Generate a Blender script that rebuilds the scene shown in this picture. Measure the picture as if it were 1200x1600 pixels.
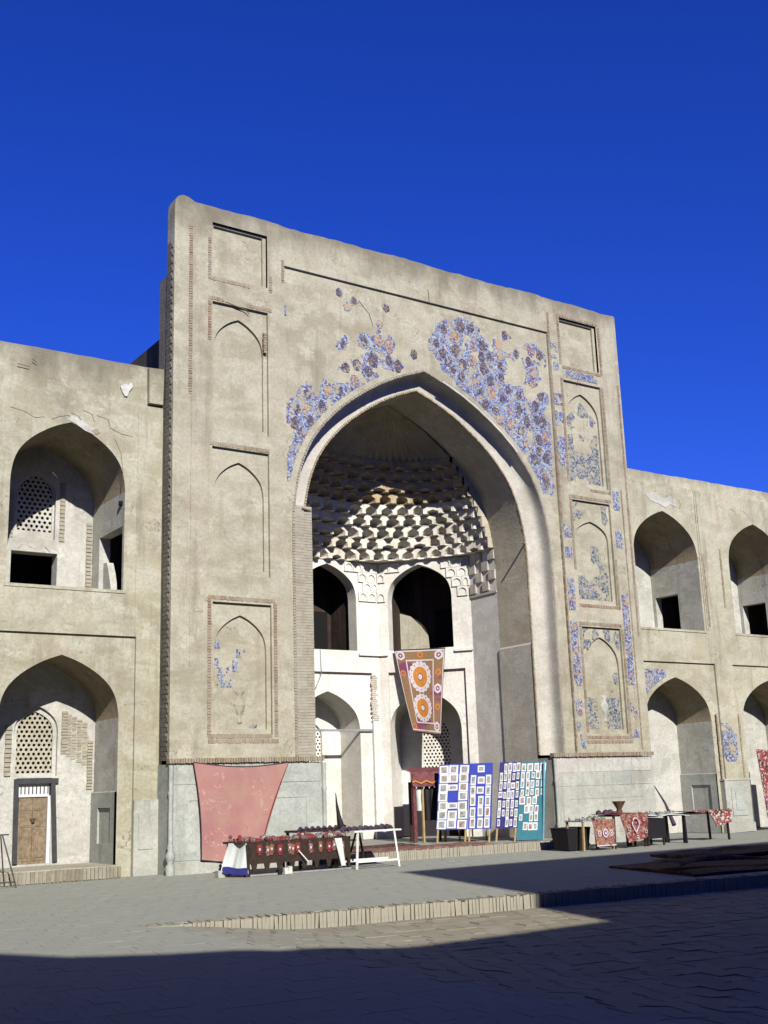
import bpy, math, random
from mathutils import Vector, Matrix
from mathutils.geometry import tessellate_polygon
random.seed(7)
S = bpy.context.scene
for o in list(bpy.data.objects): bpy.data.objects.remove(o)
# ---------------------------------------------------------------- camera
cd = bpy.data.cameras.new('camera'); cam = bpy.data.objects.new('camera', cd); S.collection.objects.link(cam)
ax, ay, az = (Vector(v).normalized() for v in ((2720, 341, 1796), (-1245-0, 475, 1796), (-252, -7448, 1796)))
az = (az-ax*ax.dot(az)).normalized(); ay = az.cross(ax)
if ay.z < 0: ay = -ay
# rows of R: camera right / down / forward in world axes
R = Matrix((ax, ay, az)).transposed()
right, down, fwd = R[0], R[1], R[2]
M = Matrix((( right[0], -down[0], -fwd[0], -9.54), (right[1], -down[1], -fwd[1], -21.89), (right[2], -down[2], -fwd[2], 1.5), (0, 0, 0, 1)))
cam.matrix_world = M
cd.sensor_fit = 'VERTICAL'; cd.sensor_height = 36; cd.lens = 36*1796/1600; cd.clip_end = 2000
S.camera = cam
# ---------------------------------------------------------------- sky and sun
SUN_DXDY, SUN_M = 0.27, 0.61
sun_to = Vector((SUN_DXDY, 1, -SUN_M)).normalized()          # direction the light travels
elev = math.asin(-sun_to.z); azim = math.atan2(-sun_to.x, -sun_to.y)   # azimuth clockwise from +Y
W = bpy.data.worlds.new('World'); S.world = W; W.use_nodes = True
nt = W.node_tree; nt.nodes.clear()
sky = nt.nodes.new('ShaderNodeTexSky'); sky.sky_type = 'NISHITA'; sky.sun_disc = False
sky.sun_elevation = elev; sky.sun_rotation = azim; sky.altitude = 900; sky.air_density = 1.0; sky.dust_density = 0.2; sky.ozone_density = 6.0
hsv = nt.nodes.new('ShaderNodeHueSaturation'); hsv.inputs['Saturation'].default_value = 1.18
tint = nt.nodes.new('ShaderNodeMix'); tint.data_type = 'RGBA'; tint.blend_type = 'MULTIPLY'; tint.inputs[0].default_value = 1; tint.inputs[7].default_value = (.56, .60, 1.66, 1)
bg = nt.nodes.new('ShaderNodeBackground'); bg.inputs[1].default_value = 0.05
wo = nt.nodes.new('ShaderNodeOutputWorld')
nt.links.new(sky.outputs[0], hsv.inputs['Color']); nt.links.new(hsv.outputs[0], tint.inputs[6]); nt.links.new(tint.outputs[2], bg.inputs[0]); nt.links.new(bg.outputs[0], wo.inputs[0])
sl = bpy.data.lights.new('sun', 'SUN'); sl.energy = 5; sl.angle = math.radians(0.5); sl.color = (1, .96, .89)
so = bpy.data.objects.new('sun', sl); S.collection.objects.link(so)
so.rotation_euler = sun_to.to_track_quat('-Z', 'Y').to_euler()
S.view_settings.view_transform = 'Standard'; S.view_settings.look = 'None'; S.view_settings.exposure = 0.85; S.view_settings.gamma = 1
S.render.engine = 'CYCLES'

# ---------------------------------------------------------------- materials
def srgb(r, g, b):
    return tuple(((c/255)/12.92 if c/255 <= .04045 else ((c/255+.055)/1.055)**2.4) for c in (r, g, b))
class NT:
    def __init__(s, name, rough=.9):
        s.m = bpy.data.materials.new(name); s.m.use_nodes = True; s.t = s.m.node_tree
        s.b = s.t.nodes['Principled BSDF']; s.b.inputs['Roughness'].default_value = rough
        s.b.inputs['Specular IOR Level'].default_value = .25
        s.co = s.n('ShaderNodeTexCoord').outputs['Object']
    def n(s, k, **kw):
        x = s.t.nodes.new(k)
        for a, v in kw.items(): setattr(x, a, v)
        return x
    def l(s, a, b): s.t.links.new(a, b)
    def mapv(s, sc, loc=(0, 0, 0)):
        m = s.n('ShaderNodeMapping'); m.inputs['Scale'].default_value = sc; m.inputs['Location'].default_value = loc
        s.l(s.co, m.inputs[0]); return m.outputs[0]
    def noise(s, scale, detail=6, rough=.6, vec=None, dist=0):
        x = s.n('ShaderNodeTexNoise'); x.inputs['Scale'].default_value = scale; x.inputs['Detail'].default_value = detail
        x.inputs['Roughness'].default_value = rough; x.inputs['Distortion'].default_value = dist
        s.l(vec or s.co, x.inputs['Vector']); return x.outputs['Fac']
    def vor(s, scale, feature='F1', vec=None, rnd=1):
        x = s.n('ShaderNodeTexVoronoi', feature=feature); x.inputs['Scale'].default_value = scale; x.inputs['Randomness'].default_value = rnd
        s.l(vec or s.co, x.inputs['Vector']); return x
    def ramp(s, fac, stops, interp='LINEAR'):
        x = s.n('ShaderNodeValToRGB'); cr = x.color_ramp; cr.interpolation = interp
        while len(cr.elements) < len(stops): cr.elements.new(.5)
        for e, (p, c) in zip(cr.elements, stops):
            e.position = p; e.color = (c, c, c, 1) if isinstance(c, (int, float)) else (*c, 1)
        s.l(fac, x.inputs[0]); return x.outputs[0]
    def mix(s, f, a, b, mode='MIX'):
        x = s.n('ShaderNodeMix', data_type='RGBA', blend_type=mode)
        for i, v in ((0, f), (6, a), (7, b)):
            if hasattr(v, 'links'): s.l(v, x.inputs[i])
            else: x.inputs[i].default_value = v if i == 0 else (*v, 1)
        return x.outputs[2]
    def math(s, op, a, b=0.):
        x = s.n('ShaderNodeMath', operation=op)
        for i, v in enumerate((a, b)):
            if hasattr(v, 'links'): s.l(v, x.inputs[i])
            else: x.inputs[i].default_value = v
        return x.outputs[0]
    def out(s, col, bump=None, dist=.01, strength=.6):
        g_ = .68 if s.m.name.startswith(('white gypsum', 'muqarnas', 'fluted', 'chalky')) else (.62 if 'plaster' in s.m.name and 'jamb' not in s.m.name else .585)
        if hasattr(col, 'links'): s.l(s.mix(1., col, (g_, g_, g_), 'MULTIPLY'), s.b.inputs['Base Color'])
        else: s.b.inputs['Base Color'].default_value = (*[x*g_ for x in col], 1)
        if bump is not None:
            b = s.n('ShaderNodeBump'); b.inputs['Distance'].default_value = dist; b.inputs['Strength'].default_value = strength
            s.l(bump, b.inputs['Height']); s.l(b.outputs[0], s.b.inputs['Normal'])
        return s.m

def plaster(name, c1, c2, c3, stain=(.17, .14, .10), stain_amt=.5, bump=.03, patch=.6, streak=True, crack=True, top=None):
    s = NT(name)
    big = s.noise(.45, 4, .55, dist=.6)
    med = s.noise(1.6, 9, .68, vec=s.mapv((1, 1, 1.4)), dist=.4)
    fine = s.noise(15, 7, .8)
    col = s.mix(s.ramp(big, [(.42, 0.), (.58, 1.)]), tuple(x*.93 for x in c1), c2)
    pk = s.noise(.75, 5, .6, vec=s.mapv((1, 1, 1), (31, 5, 17)))
    col = s.mix(s.ramp(pk, [(.54, 0.), (.66, .45)]), col, (c2[0]*1.08, c2[1]*.93, c2[2]*.98))
    gk = s.noise(.62, 6, .65, vec=s.mapv((1, 1, 1.2), (3, 45, 8)))
    col = s.mix(s.ramp(gk, [(.54, 0.), (.68, .32)]), col, (c1[0]*.86, c1[1]*.92, c1[2]*.95))
    col = s.mix(s.ramp(med, [(.46, 0.), (.60, patch)]), col, c3)
    # trowel / repair coats laid in horizontal swathes
    sw = s.noise(.9, 5, .6, vec=s.mapv((.9, .9, 1.7), (3, 1, 7)), dist=.5)
    col = s.mix(s.ramp(sw, [(.50, 0.), (.56, .28), (.62, .22), (.7, 0.)]), col, tuple(min(.9, x*1.2) for x in c3))
    fk = s.noise(1.25, 12, .72, vec=s.mapv((1, 1, 1.1), (7, 3, 13)))
    col = s.mix(s.ramp(fk, [(.585, 0.), (.592, .42)]), col, tuple(min(.9, x*1.15) for x in c3))
    col = s.mix(s.ramp(fk, [(.578, 0.), (.585, .35), (.592, 0.)]), col, tuple(x*.45 for x in c1))
    if streak:
        st = s.noise(1.3, 6, .65, vec=s.mapv((2.6, 2.6, .28), (5, 2, 1)))
        col = s.mix(s.ramp(st, [(.53, 0.), (.72, stain_amt)]), col, stain)
    bl = s.noise(.8, 10, .75, vec=s.mapv((1, 1, 1), (11, 4, 2)))
    col = s.mix(s.ramp(bl, [(.56, 0.), (.66, stain_amt*.6)]), col, tuple(x*.75 for x in c1))
    if top:     # rain-blackened strip just below a parapet
        sep = s.n('ShaderNodeSeparateXYZ'); s.l(s.co, sep.inputs[0])
        d = s.math('SUBTRACT', sep.outputs['Z'], top-1.0)
        d2 = s.math('ADD', d, s.math('MULTIPLY', s.math('SUBTRACT', s.noise(1.1, 8, .7, vec=s.mapv((1, 1, .5))), .5), 2.4))
        col = s.mix(s.ramp(d2, [(.25, 0.), (.9, .75)]), col, (.14, .125, .09))
    col = s.mix(s.ramp(fine, [(.38, .42), (.56, 0.)]), col, tuple(x*.6 for x in c1))
    hgt = s.mix(.5, s.mix(.5, med, fk), s.mix(.5, fine, s.noise(6, 6, .7)))
    if crack:
        ck = s.math('ABSOLUTE', s.math('SUBTRACT', s.noise(.55, 7, .6, vec=s.mapv((1, 1, 1.3), (4, 7, 2)), dist=.4), .5))
        msk = s.ramp(s.noise(.9, 4, .6, vec=s.mapv((1, 1, 1), (9, 9, 9))), [(.54, 0.), (.60, .8)])
        line = s.ramp(ck, [(.0, 1.), (.0035, 0.)])
        col = s.mix(s.math('MULTIPLY', line, msk), col, (.10, .08, .06))
    return s.out(col, hgt, bump, .9)

P_front = plaster('weathered facade plaster', (.375, .345, .245), (.445, .415, .31), (.51, .49, .385), top=14.7)
P_pan = plaster('panel plaster', (.385, .355, .25), (.45, .42, .315), (.51, .49, .385), stain_amt=.3)
P_wing = plaster('wing plaster', (.38, .352, .245), (.45, .425, .305), (.53, .515, .41), top=10.75)
P_back = plaster('pale niche plaster', (.46, .45, .39), (.54, .53, .47), (.62, .61, .56), stain_amt=.35)
P_soff = plaster('brown vault plaster', (.36, .29, .185), (.43, .36, .235), (.48, .41, .28), stain=(.14, .105, .06), stain_amt=.55, crack=False)  # brown tone for the wing vault soffits
P_white = plaster('white gypsum plaster', (.66, .63, .56), (.74, .71, .64), (.78, .76, .70), stain=(.40, .36, .30), stain_amt=.35, bump=.012, crack=False)
P_band = plaster('buff vault plaster', (.50, .45, .33), (.56, .50, .38), (.60, .55, .43), stain=(.33, .27, .18), stain_amt=.5, crack=False)
P_jamb = plaster('grey jamb plaster', (.56, .53, .44), (.63, .59, .50), (.68, .64, .55), stain=(.36, .32, .25), stain_amt=.3, crack=False)
P_musq = plaster('muqarnas plaster', (.62, .57, .47), (.70, .66, .56), (.78, .74, .65), stain=(.26, .19, .11), stain_amt=.45, bump=.015, crack=False)
P_sooty_shade = plaster('smoke and shade brown vaulting', (.44, .34, .19), (.52, .42, .26), (.57, .48, .33), stain=(.17, .11, .05), stain_amt=.6, bump=.02, crack=False)  # smoke brown, darkened further to carry the shade of the upper tiers
P_room = plaster('dark room plaster', (.035, .02, .016), (.045, .028, .02), (.06, .04, .028), crack=False)  # near-black brown for balcony chambers and side passages
P_cove = plaster('limewashed arch cove', (.54, .51, .43), (.60, .57, .49), (.66, .63, .55), stain=(.45, .42, .36), stain_amt=.25, bump=.01, crack=False)
P_stone = plaster('grey green stone plinth', (.38, .40, .35), (.45, .47, .42), (.53, .55, .50), stain=(.22, .22, .18), stain_amt=.5, bump=.02, crack=False)
P_stone2 = plaster('whitewashed stone base', (.41, .41, .35), (.47, .47, .41), (.55, .55, .49), stain=(.2, .2, .16), stain_amt=.6, bump=.02, crack=False)
P_dark = plaster('dark weathered brickwork', (.055, .048, .040), (.08, .07, .055), (.10, .09, .07), crack=False)
P_side = plaster('grey flank brickwork', (.16, .145, .115), (.21, .19, .15), (.26, .24, .19), crack=False)
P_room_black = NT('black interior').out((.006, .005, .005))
P_dado = NT('dark painted dado', .6).out((.035, .028, .035)); P_dadoblue = NT('blue painted line', .6).out((.03, .03, .20))

def brickmat(name, cols, joint=.25, bump=.01):
    s = NT(name); g = s.n('ShaderNodeNewGeometry')
    c = s.ramp(g.outputs['Random Per Island'], [(i/(len(cols)-1), x) for i, x in enumerate(cols)])
    f = s.noise(9, 6, .7); d = s.noise(1.1, 5, .6)
    c = s.mix(s.ramp(f, [(.35, .45), (.6, 0.)]), c, tuple(x*.5 for x in cols[0]))
    c = s.mix(s.ramp(d, [(.45, 0.), (.65, .5)]), c, (.42, .40, .34))
    return s.out(c, f, bump, .7)
B_facade = brickmat('fired facade brick', [(.29, .21, .135), (.35, .265, .18), (.40, .315, .225), (.32, .24, .16)])
B_yellow = brickmat('yellow arch brick', [(.38, .30, .17), (.45, .37, .22), (.42, .35, .23)])
B_pale = brickmat('pale arch brick', [(.37, .325, .25), (.41, .365, .29), (.39, .34, .265), (.36, .31, .24)])
B_lime = brickmat('limewashed jamb brick', [(.37, .335, .25), (.43, .40, .31), (.40, .36, .27), (.46, .42, .32)])
B_kerb = brickmat('dusty kerb brick', [(.24, .21, .145), (.33, .30, .215), (.39, .36, .27), (.22, .18, .125)])
def pavemat(name, cols, dust, amt):
    s = NT(name); g = s.n('ShaderNodeNewGeometry'); oi = s.n('ShaderNodeObjectInfo')
    r = s.math('FRACT', s.math('ADD', g.outputs['Random Per Island'], oi.outputs['Random']))
    c = s.ramp(r, [(i/(len(cols)-1), x) for i, x in enumerate(cols)])
    if name == 'worn paving brick':    # grey dust thins out to bare brick away from the ramp
        sep = s.n('ShaderNodeSeparateXYZ'); s.l(g.outputs['Position'], sep.inputs[0])
        xx = s.math('ADD', sep.outputs['X'], s.math('MULTIPLY', s.noise(.6, 4, .6, vec=g.outputs['Position']), 3.))
        c = s.mix(s.ramp(s.math('MULTIPLY', s.math('ADD', xx, 5.), .16), [(.15, 1.), (1., 0.)]), c, (.345, .35, .295))
    f = s.noise(7, 7, .75); d = s.noise(.55, 7, .65, vec=s.mapv((1, 1, 1), (2, 8, 1)))
    c = s.mix(s.ramp(f, [(.3, .35), (.55, 0.)]), c, (.22, .19, .13))
    c = s.mix(s.ramp(d, [(.36, amt), (.62, amt*.35)]), c, dust)
    return s.out(c, f, .012, .8)
B_pave = pavemat('worn paving brick', [(.27, .24, .16), (.34, .31, .21), (.30, .27, .18), (.40, .36, .26), (.28, .21, .14)], (.34, .33, .25), .5)
B_pave2 = pavemat('dusty terrace brick', [(.33, .335, .275), (.36, .365, .30), (.345, .345, .28), (.375, .38, .31)], (.355, .37, .31), .8)
s = NT('trodden dust'); G_dust = s.out(s.mix(s.ramp(s.noise(.7, 8, .7), [(.35, 0.), (.65, 1.)]), (.30, .30, .26), (.35, .36, .32)), s.noise(12, 5), .01, .6)

def mosaic(name, strap, cells, sc=15., sc2=4.):
    s = NT(name, .4)
    v = s.vor(sc); e = s.vor(sc2, 'DISTANCE_TO_EDGE'); sm = s.vor(sc*2.3)
    c = s.ramp(s.n('ShaderNodeSeparateColor').outputs[0], [(0, (0, 0, 0)), (1, (1, 1, 1))])
    sp = s.n('ShaderNodeSeparateColor'); s.l(v.outputs['Color'], sp.inputs[0])
    c = s.ramp(sp.outputs[0], [(i/len(cells), x) for i, x in enumerate(cells)], 'CONSTANT')
    c = s.mix(s.ramp(sm.outputs['Distance'], [(.18, .85), (.26, 0.)]), c, (.66, .66, .62))
    c = s.mix(s.ramp(e.outputs['Distance'], [(.018, 1.), (.03, 0.)]), c, strap)
    lost = s.ramp(s.noise(3.2, 8, .75), [(.55, 0.), (.58, .9)])
    c = s.mix(lost, c, (.42, .37, .28))
    return s.out(c, sp.outputs[1], .003, .5)
LB = (.34, .42, .52)
T_ground = mosaic('blue tile mosaic', LB, [(.08, .09, .27), (.18, .18, .34), (.06, .06, .15), (.32, .30, .36), (.16, .27, .38), (.32, .25, .18), (.10, .11, .30), (.47, .47, .46)], 26, 3.4)
T_med = mosaic('brown and olive tile mosaic', (.04, .04, .12), [(.08, .05, .05), (.24, .19, .10), (.05, .08, .08), (.30, .20, .14), (.05, .05, .22), (.12, .08, .08), (.06, .05, .14)], 34, 9)
T_ochre = mosaic('ochre tile mosaic', (.08, .07, .20), [(.45, .28, .12), (.50, .38, .18), (.38, .24, .14), (.10, .10, .35)], 26, 8)
T_vine = mosaic('faded vine tile mosaic', (.30, .32, .30), [(.05, .06, .13), (.16, .20, .12), (.33, .31, .24), (.12, .14, .26), (.40, .38, .30)], 24, 6)
T_strap = NT('pale blue glazed strap', .4).out((.40, .47, .60))
T_bare = NT('bare orange mortar').out((.44, .33, .22))
def flat(name, c, rough=.7, var=.25, sc=8.):
    s = NT(name, rough); f = s.noise(sc, 6, .65)
    return s.out(s.mix(s.ramp(f, [(.35, 0.), (.65, 1.)]), tuple(x*(1-var) for x in c), tuple(min(.9, x*(1+var*.5)) for x in c)), f, .004, .5)
M_wood = flat('old carved wood', (.27, .20, .125), .6, .4, 14); M_dwood = flat('dark stained wood', (.045, .028, .020), .5, .4, 14)
M_rawwood = flat('raw pine lath', (.45, .32, .14)); M_grey = flat('grey weathered timber', (.33, .32, .33)); M_white = flat('chalky white paint', (.70, .71, .66), .6, .12)
M_blue = flat('royal blue cloth', (.035, .06, .42), .7, .12); M_navy = flat('navy cloth', (.03, .03, .20)); M_teal = flat('teal cloth', (.03, .18, .24), .7, .12); M_tealedge = flat('pale teal edge', (.18, .50, .60))
M_card = flat('white mount card', (.74, .75, .74), .6, .06); M_red = flat('crimson cloth', (.22, .03, .03)); M_metal = flat('dull iron', (.06, .06, .065), .45)
M_pinkish = flat('faded plum canopy', (.19, .06, .065), .8, .4); M_black = flat('black cloth', (.012, .010, .013)); M_copper = flat('beaten copper', (.12, .065, .04), .35)
M_wcloth = flat('white cloth', (.66, .70, .66), .8, .1); M_cablegrey = flat('grey cable', (.35, .36, .38)); M_putty = flat('pale putty', (.66, .66, .60))
M_orange = flat('orange silk thread', (.58, .23, .03), .6, .3, 30); M_purple = flat('plum silk cloth', (.22, .055, .13), .7, .35, 5); M_olive = flat('olive gold cloth', (.36, .19, .07), .7, .4, 5)
M_thread = flat('cream thread', (.66, .58, .60), .7, .15, 30)
def printmat():
    s = NT('small picture print', .5); oi = s.n('ShaderNodeObjectInfo'); m = s.n('ShaderNodeVectorMath', operation='ADD')
    s.l(s.co, m.inputs[0]); s.l(oi.outputs['Random'], m.inputs[1])
    f = s.noise(14, 5, .6, vec=m.outputs[0]); r = s.ramp(oi.outputs['Random'], [(0., (.20, .22, .24)), (.25, (.26, .20, .15)), (.5, (.16, .18, .13)), (.7, (.24, .10, .09)), (.85, (.30, .28, .24))], 'CONSTANT')
    return s.out(s.mix(s.ramp(f, [(.4, 0.), (.6, .8)]), r, (.45, .45, .42)))
M_print = printmat()
def rosecloth():
    s = NT('faded rose cloth', .9)
    c = s.mix(s.ramp(s.noise(1.8, 6, .6), [(.35, 0.), (.65, 1.)]), (.40, .18, .17), (.43, .25, .20))
    v = s.vor(2.1, rnd=.8); ring = s.ramp(v.outputs['Distance'], [(.22, 0.), (.26, .5), (.38, .4), (.42, 0.)]); br = s.ramp(s.noise(16, 3), [(.52, 0.), (.6, 1.)])
    c = s.mix(s.math('MULTIPLY', ring, br), c, (.62, .42, .36))
    d = s.vor(7); c = s.mix(s.ramp(d.outputs['Distance'], [(.06, .8), (.09, 0.)]), c, (.16, .07, .12))
    return s.out(c, s.noise(60, 2), .003, .5)
M_rose = rosecloth()
def rug(name, a, b, cc, sc=6.):
    s = NT(name, .95); v = s.vor(sc, rnd=.5); w = s.vor(sc*2.7, rnd=.9)
    sp = s.n('ShaderNodeSeparateColor'); s.l(w.outputs['Color'], sp.inputs[0])
    c = s.ramp(sp.outputs[0], [(0., a), (.4, b), (.62, a), (.8, cc)], 'CONSTANT')
    c = s.mix(s.ramp(v.outputs['Distance'], [(.10, .9), (.16, 0.), (.3, 0.), (.34, .7), (.4, 0.)]), c, cc)
    return s.out(c, s.noise(50, 3), .004, .6)
M_rug = rug('red woven rug', (.20, .035, .04), (.24, .11, .06), (.34, .24, .20), 9); M_rug2 = rug('red black and cream rug', (.26, .05, .05), (.03, .03, .04), (.50, .46, .38), 9)
M_rugdark = rug('dark madder rug', (.09, .022, .02), (.035, .014, .02), (.13, .07, .05), 5)
M_kilim = rug('brown striped kilim', (.20, .10, .075), (.30, .17, .12), (.14, .07, .08), 4); M_suz = rug('orange embroidered cloth', (.30, .12, .07), (.14, .04, .08), (.36, .26, .16), 12)
M_hat = rug('embroidered felt', (.15, .03, .03), (.16, .08, .05), (.32, .27, .26), 30); M_trink = rug('brass and enamel', (.10, .12, .12), (.35, .22, .08), (.6, .6, .56), 26)
M_darkgoods = flat('dark violet scarves', (.075, .05, .08), .8, .6, 18)

# ---------------------------------------------------------------- mesh helpers
C = S.collection
ORG = {}
def frame(u0=0, d0=0, ang=0):
    c, s = math.cos(ang), math.sin(ang)
    return lambda u, d, z: (u0+u*c-d*s, d0+u*s+d*c, z)
F0 = frame()
def side_frame(x, sgn):  # wall plane at X = x, u runs along world Y, depth runs to sgn*X
    return lambda u, d, z: (x+sgn*d, u, z)
class MB:
    def __init__(s): s.v = []; s.f = []; s.mi = []; s.sm = []
    def face(s, pts, m=0, smooth=False):
        i = len(s.v); s.v += [tuple(p) for p in pts]; s.f.append(tuple(range(i, i+len(pts)))); s.mi.append(m); s.sm.append(smooth)
    def grid(s, rows, m=0, smooth=True, close=False):
        i = len(s.v); n = len(rows[0])
        for r in rows: s.v += [tuple(p) for p in r]
        for a in range(len(rows)-1):
            for b in range(n if close else n-1):
                b2 = (b+1) % n
                s.f.append((i+a*n+b, i+a*n+b2, i+(a+1)*n+b2, i+(a+1)*n+b)); s.mi.append(m); s.sm.append(smooth)
    def box(s, x0, x1, y0, y1, z0, z1, m=0, fr=F0, j=0):
        r = lambda: random.uniform(-j, j)
        p = [fr(x, y, z) for z in (z0, z1) for x, y in ((x0, y0), (x1, y0), (x1, y1), (x0, y1))]
        if j: p = [(a+r(), b+r(), c+r()) for a, b, c in p]
        i = len(s.v); s.v += p
        for q in ((3, 2, 1, 0), (4, 5, 6, 7), (0, 1, 5, 4), (1, 2, 6, 5), (2, 3, 7, 6), (3, 0, 4, 7)):
            s.f.append(tuple(i+k for k in q)); s.mi.append(m); s.sm.append(False)
    def prism(s, p0, p1, w, h, m=0, up=Vector((0, 0, 1))):
        p0, p1 = Vector(p0), Vector(p1); d = (p1-p0).normalized(); a = d.cross(up)
        if a.length < 1e-3: a = d.cross(Vector((0, 1, 0)))
        a.normalize(); b = a.cross(d)
        q = [[p+a*sx*w/2+b*sy*h/2 for sx, sy in ((-1, -1), (1, -1), (1, 1), (-1, 1))] for p in (p0, p1)]
        i = len(s.v); s.v += [tuple(t) for r in q for t in r]
        for f in ((3, 2, 1, 0), (4, 5, 6, 7), (0, 1, 5, 4), (1, 2, 6, 5), (2, 3, 7, 6), (3, 0, 4, 7)):
            s.f.append(tuple(i+k for k in f)); s.mi.append(m); s.sm.append(False)
    def tube(s, pts, r, n=6, m=0, cap=True):
        pts = [Vector(p) for p in pts]; rows = []
        for k, p in enumerate(pts):
            d = (pts[min(k+1, len(pts)-1)]-pts[max(k-1, 0)]).normalized()
            a = d.cross(Vector((.13, .2, .97)) if abs(d.z) < .9 else Vector((1, 0, 0))).normalized(); b = a.cross(d)
            rr = r[k] if isinstance(r, (list, tuple)) else r
            rows.append([p+(a*math.cos(t)+b*math.sin(t))*rr for t in [2*math.pi*q/n for q in range(n)]])
        s.grid(rows, m, True, True)
        if cap:
            s.face(rows[0][::-1], m); s.face(rows[-1], m)
    def lathe(s, c, prof, n=12, m=0):
        rows = [[(c[0]+r*math.cos(2*math.pi*k/n), c[1]+r*math.sin(2*math.pi*k/n), c[2]+z) for k in range(n)] for r, z in prof]
        s.grid(rows, m, True, True); s.face(rows[0][::-1], m); s.face(rows[-1], m)
    def sheet(s, outline, holes=(), d=0, fr=F0, m=0, smooth=False):
        polys = [list(outline)]+[list(h) for h in holes]
        flatp = [p for q in polys for p in q]
        tris = tessellate_polygon([[Vector((a, b, 0)) for a, b in q] for q in polys])
        i = len(s.v); s.v += [fr(u, d(u, z) if callable(d) else d, z) for u, z in flatp]
        for t in tris:
            (ax_, az_), (bx, bz), (cx, cz) = (flatp[k] for k in t)
            ar = (bx-ax_)*(cz-az_)-(cx-ax_)*(bz-az_)
            if abs(ar) < 1e-9: continue
            t = t if ar > 0 else t[::-1]
            s.f.append(tuple(i+k for k in t)); s.mi.append(m); s.sm.append(False)
    def reveal(s, loop, d0, d1, fr=F0, m=0, close=True, smooth=False):
        L = list(loop); n = len(L); rng = range(n if close else n-1)
        for k in rng:
            a, b = L[k], L[(k+1) % n]
            s.face([fr(a[0], d0, a[1]), fr(b[0], d0, b[1]), fr(b[0], d1, b[1]), fr(a[0], d1, a[1])], m, smooth)
    def build(s, name, mats, parent=None, kind=None, label=None):
        me = bpy.data.meshes.new(name)
        o0 = ORG.get(parent.name, Vector((0, 0, 0))) if parent else Vector((0, 0, 0))
        me.from_pydata([(x-o0[0], y-o0[1], z-o0[2]) for x, y, z in s.v], [], s.f)
        if not isinstance(mats, (list, tuple)): mats = [mats]
        for m in mats: me.materials.append(m)
        me.polygons.foreach_set('material_index', s.mi); me.polygons.foreach_set('use_smooth', s.sm); me.update()
        o = bpy.data.objects.new(name, me); C.objects.link(o)
        if parent: o.parent = parent; ORG[o.name] = o0
        if kind: o['kind'] = kind
        if label: o['label'] = label
        return o
def thing(name, loc, label, cat, group=None):
    o = bpy.data.objects.new(name, None); C.objects.link(o); o.location = loc; ORG[o.name] = Vector(loc); o.empty_display_size = .2
    o['label'] = label; o['category'] = cat
    if group: o['group'] = group
    return o
def tag(o, label, cat, group=None):
    o['label'] = label; o['category'] = cat
    if group: o['group'] = group
    return o
def instance(src, loc, parent=None, rz=0, sc=None, like=None):
    c = src.copy(); C.objects.link(c); c.parent = parent; c.location = loc; c.rotation_euler = (0, 0, rz)
    if sc: c.scale = sc
    return c
ARCH = [(0, 0), (.012, .12), (.04, .26), (.085, .38), (.15, .49), (.25, .60), (.37, .70), (.50, .785), (.65, .868), (.82, .94), (1, 1)]
def dense(t, n):
    out = []
    for a, b in zip(t[:-1], t[1:]):
        for k in range(n): out.append((a[0]+(b[0]-a[0])*k/n, a[1]+(b[1]-a[1])*k/n))
    return out+[t[-1]]
def arch_half(n=1):
    # smooth the table with a Catmull-Rom pass
    T = ARCH; o = []
    for i in range(len(T)-1):
        p0, p1, p2, p3 = T[max(i-1, 0)], T[i], T[i+1], T[min(i+2, len(T)-1)]
        for k in range(n):
            t = k/n
            o.append(tuple(.5*((2*p1[j])+(-p0[j]+p2[j])*t+(2*p0[j]-5*p1[j]+4*p2[j]-p3[j])*t*t+(-p0[j]+3*p1[j]-3*p2[j]+p3[j])*t**3) for j in (0, 1)))
    return o+[(1, 1)]
def arch_top(xc, hw, zs, za, n=2):
    h = arch_half(n)
    L = [(xc-hw+hw*u, zs+(za-zs)*v) for u, v in h]
    return L+[(2*xc-x, z) for x, z in L[-2::-1]]
def arch_loop(xc, hw, z0, zs, za, n=2):      # open at the foot; first point bottom left, last bottom right
    return [(xc-hw, z0)]+arch_top(xc, hw, zs, za, n)+[(xc+hw, z0)]
def rect(x0, x1, z0, z1): return [(x0, z0), (x0, z1), (x1, z1), (x1, z0)]
def bricks_line(mb, p0, p1, w, pitch=.058, d0=-.012, d1=.05, fr=F0, jit=.006, horiz=None, skip=0.):
    """soldier bricks along a vertical or horizontal strip; w = strip width"""
    (x0, z0), (x1, z1) = p0, p1; L = math.hypot(x1-x0, z1-z0); n = max(1, int(L/pitch)); ux, uz = (x1-x0)/L, (z1-z0)/L; nx, nz = -uz, ux
    for k in range(n):
        if random.random() < skip: continue
        a, b = k*L/n, (k+.80)*L/n; o = random.uniform(-jit, jit)*.8; w2 = w/2+random.uniform(-jit, 0)
        cs = [(x0+ux*t+nx*q, z0+uz*t+nz*q) for t in (a, b) for q in (-w2+o, w2+o)]
        c4 = [cs[0], cs[1], cs[3], cs[2]]; dd = d0+random.uniform(-jit, jit)
        mb.face([fr(x, dd, z) for x, z in c4]); mb.reveal(c4, dd, d1, fr)
def bricks_path(mb, path, w, off=0., **kw):
    for a, b in zip(path[:-1], path[1:]):
        L = math.hypot(b[0]-a[0], b[1]-a[1])
        if L < 1e-4: continue
        n = (-(b[1]-a[1])/L, (b[0]-a[0])/L)
        bricks_line(mb, (a[0]+n[0]*off, a[1]+n[1]*off), (b[0]+n[0]*off, b[1]+n[1]*off), w, **kw)
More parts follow.
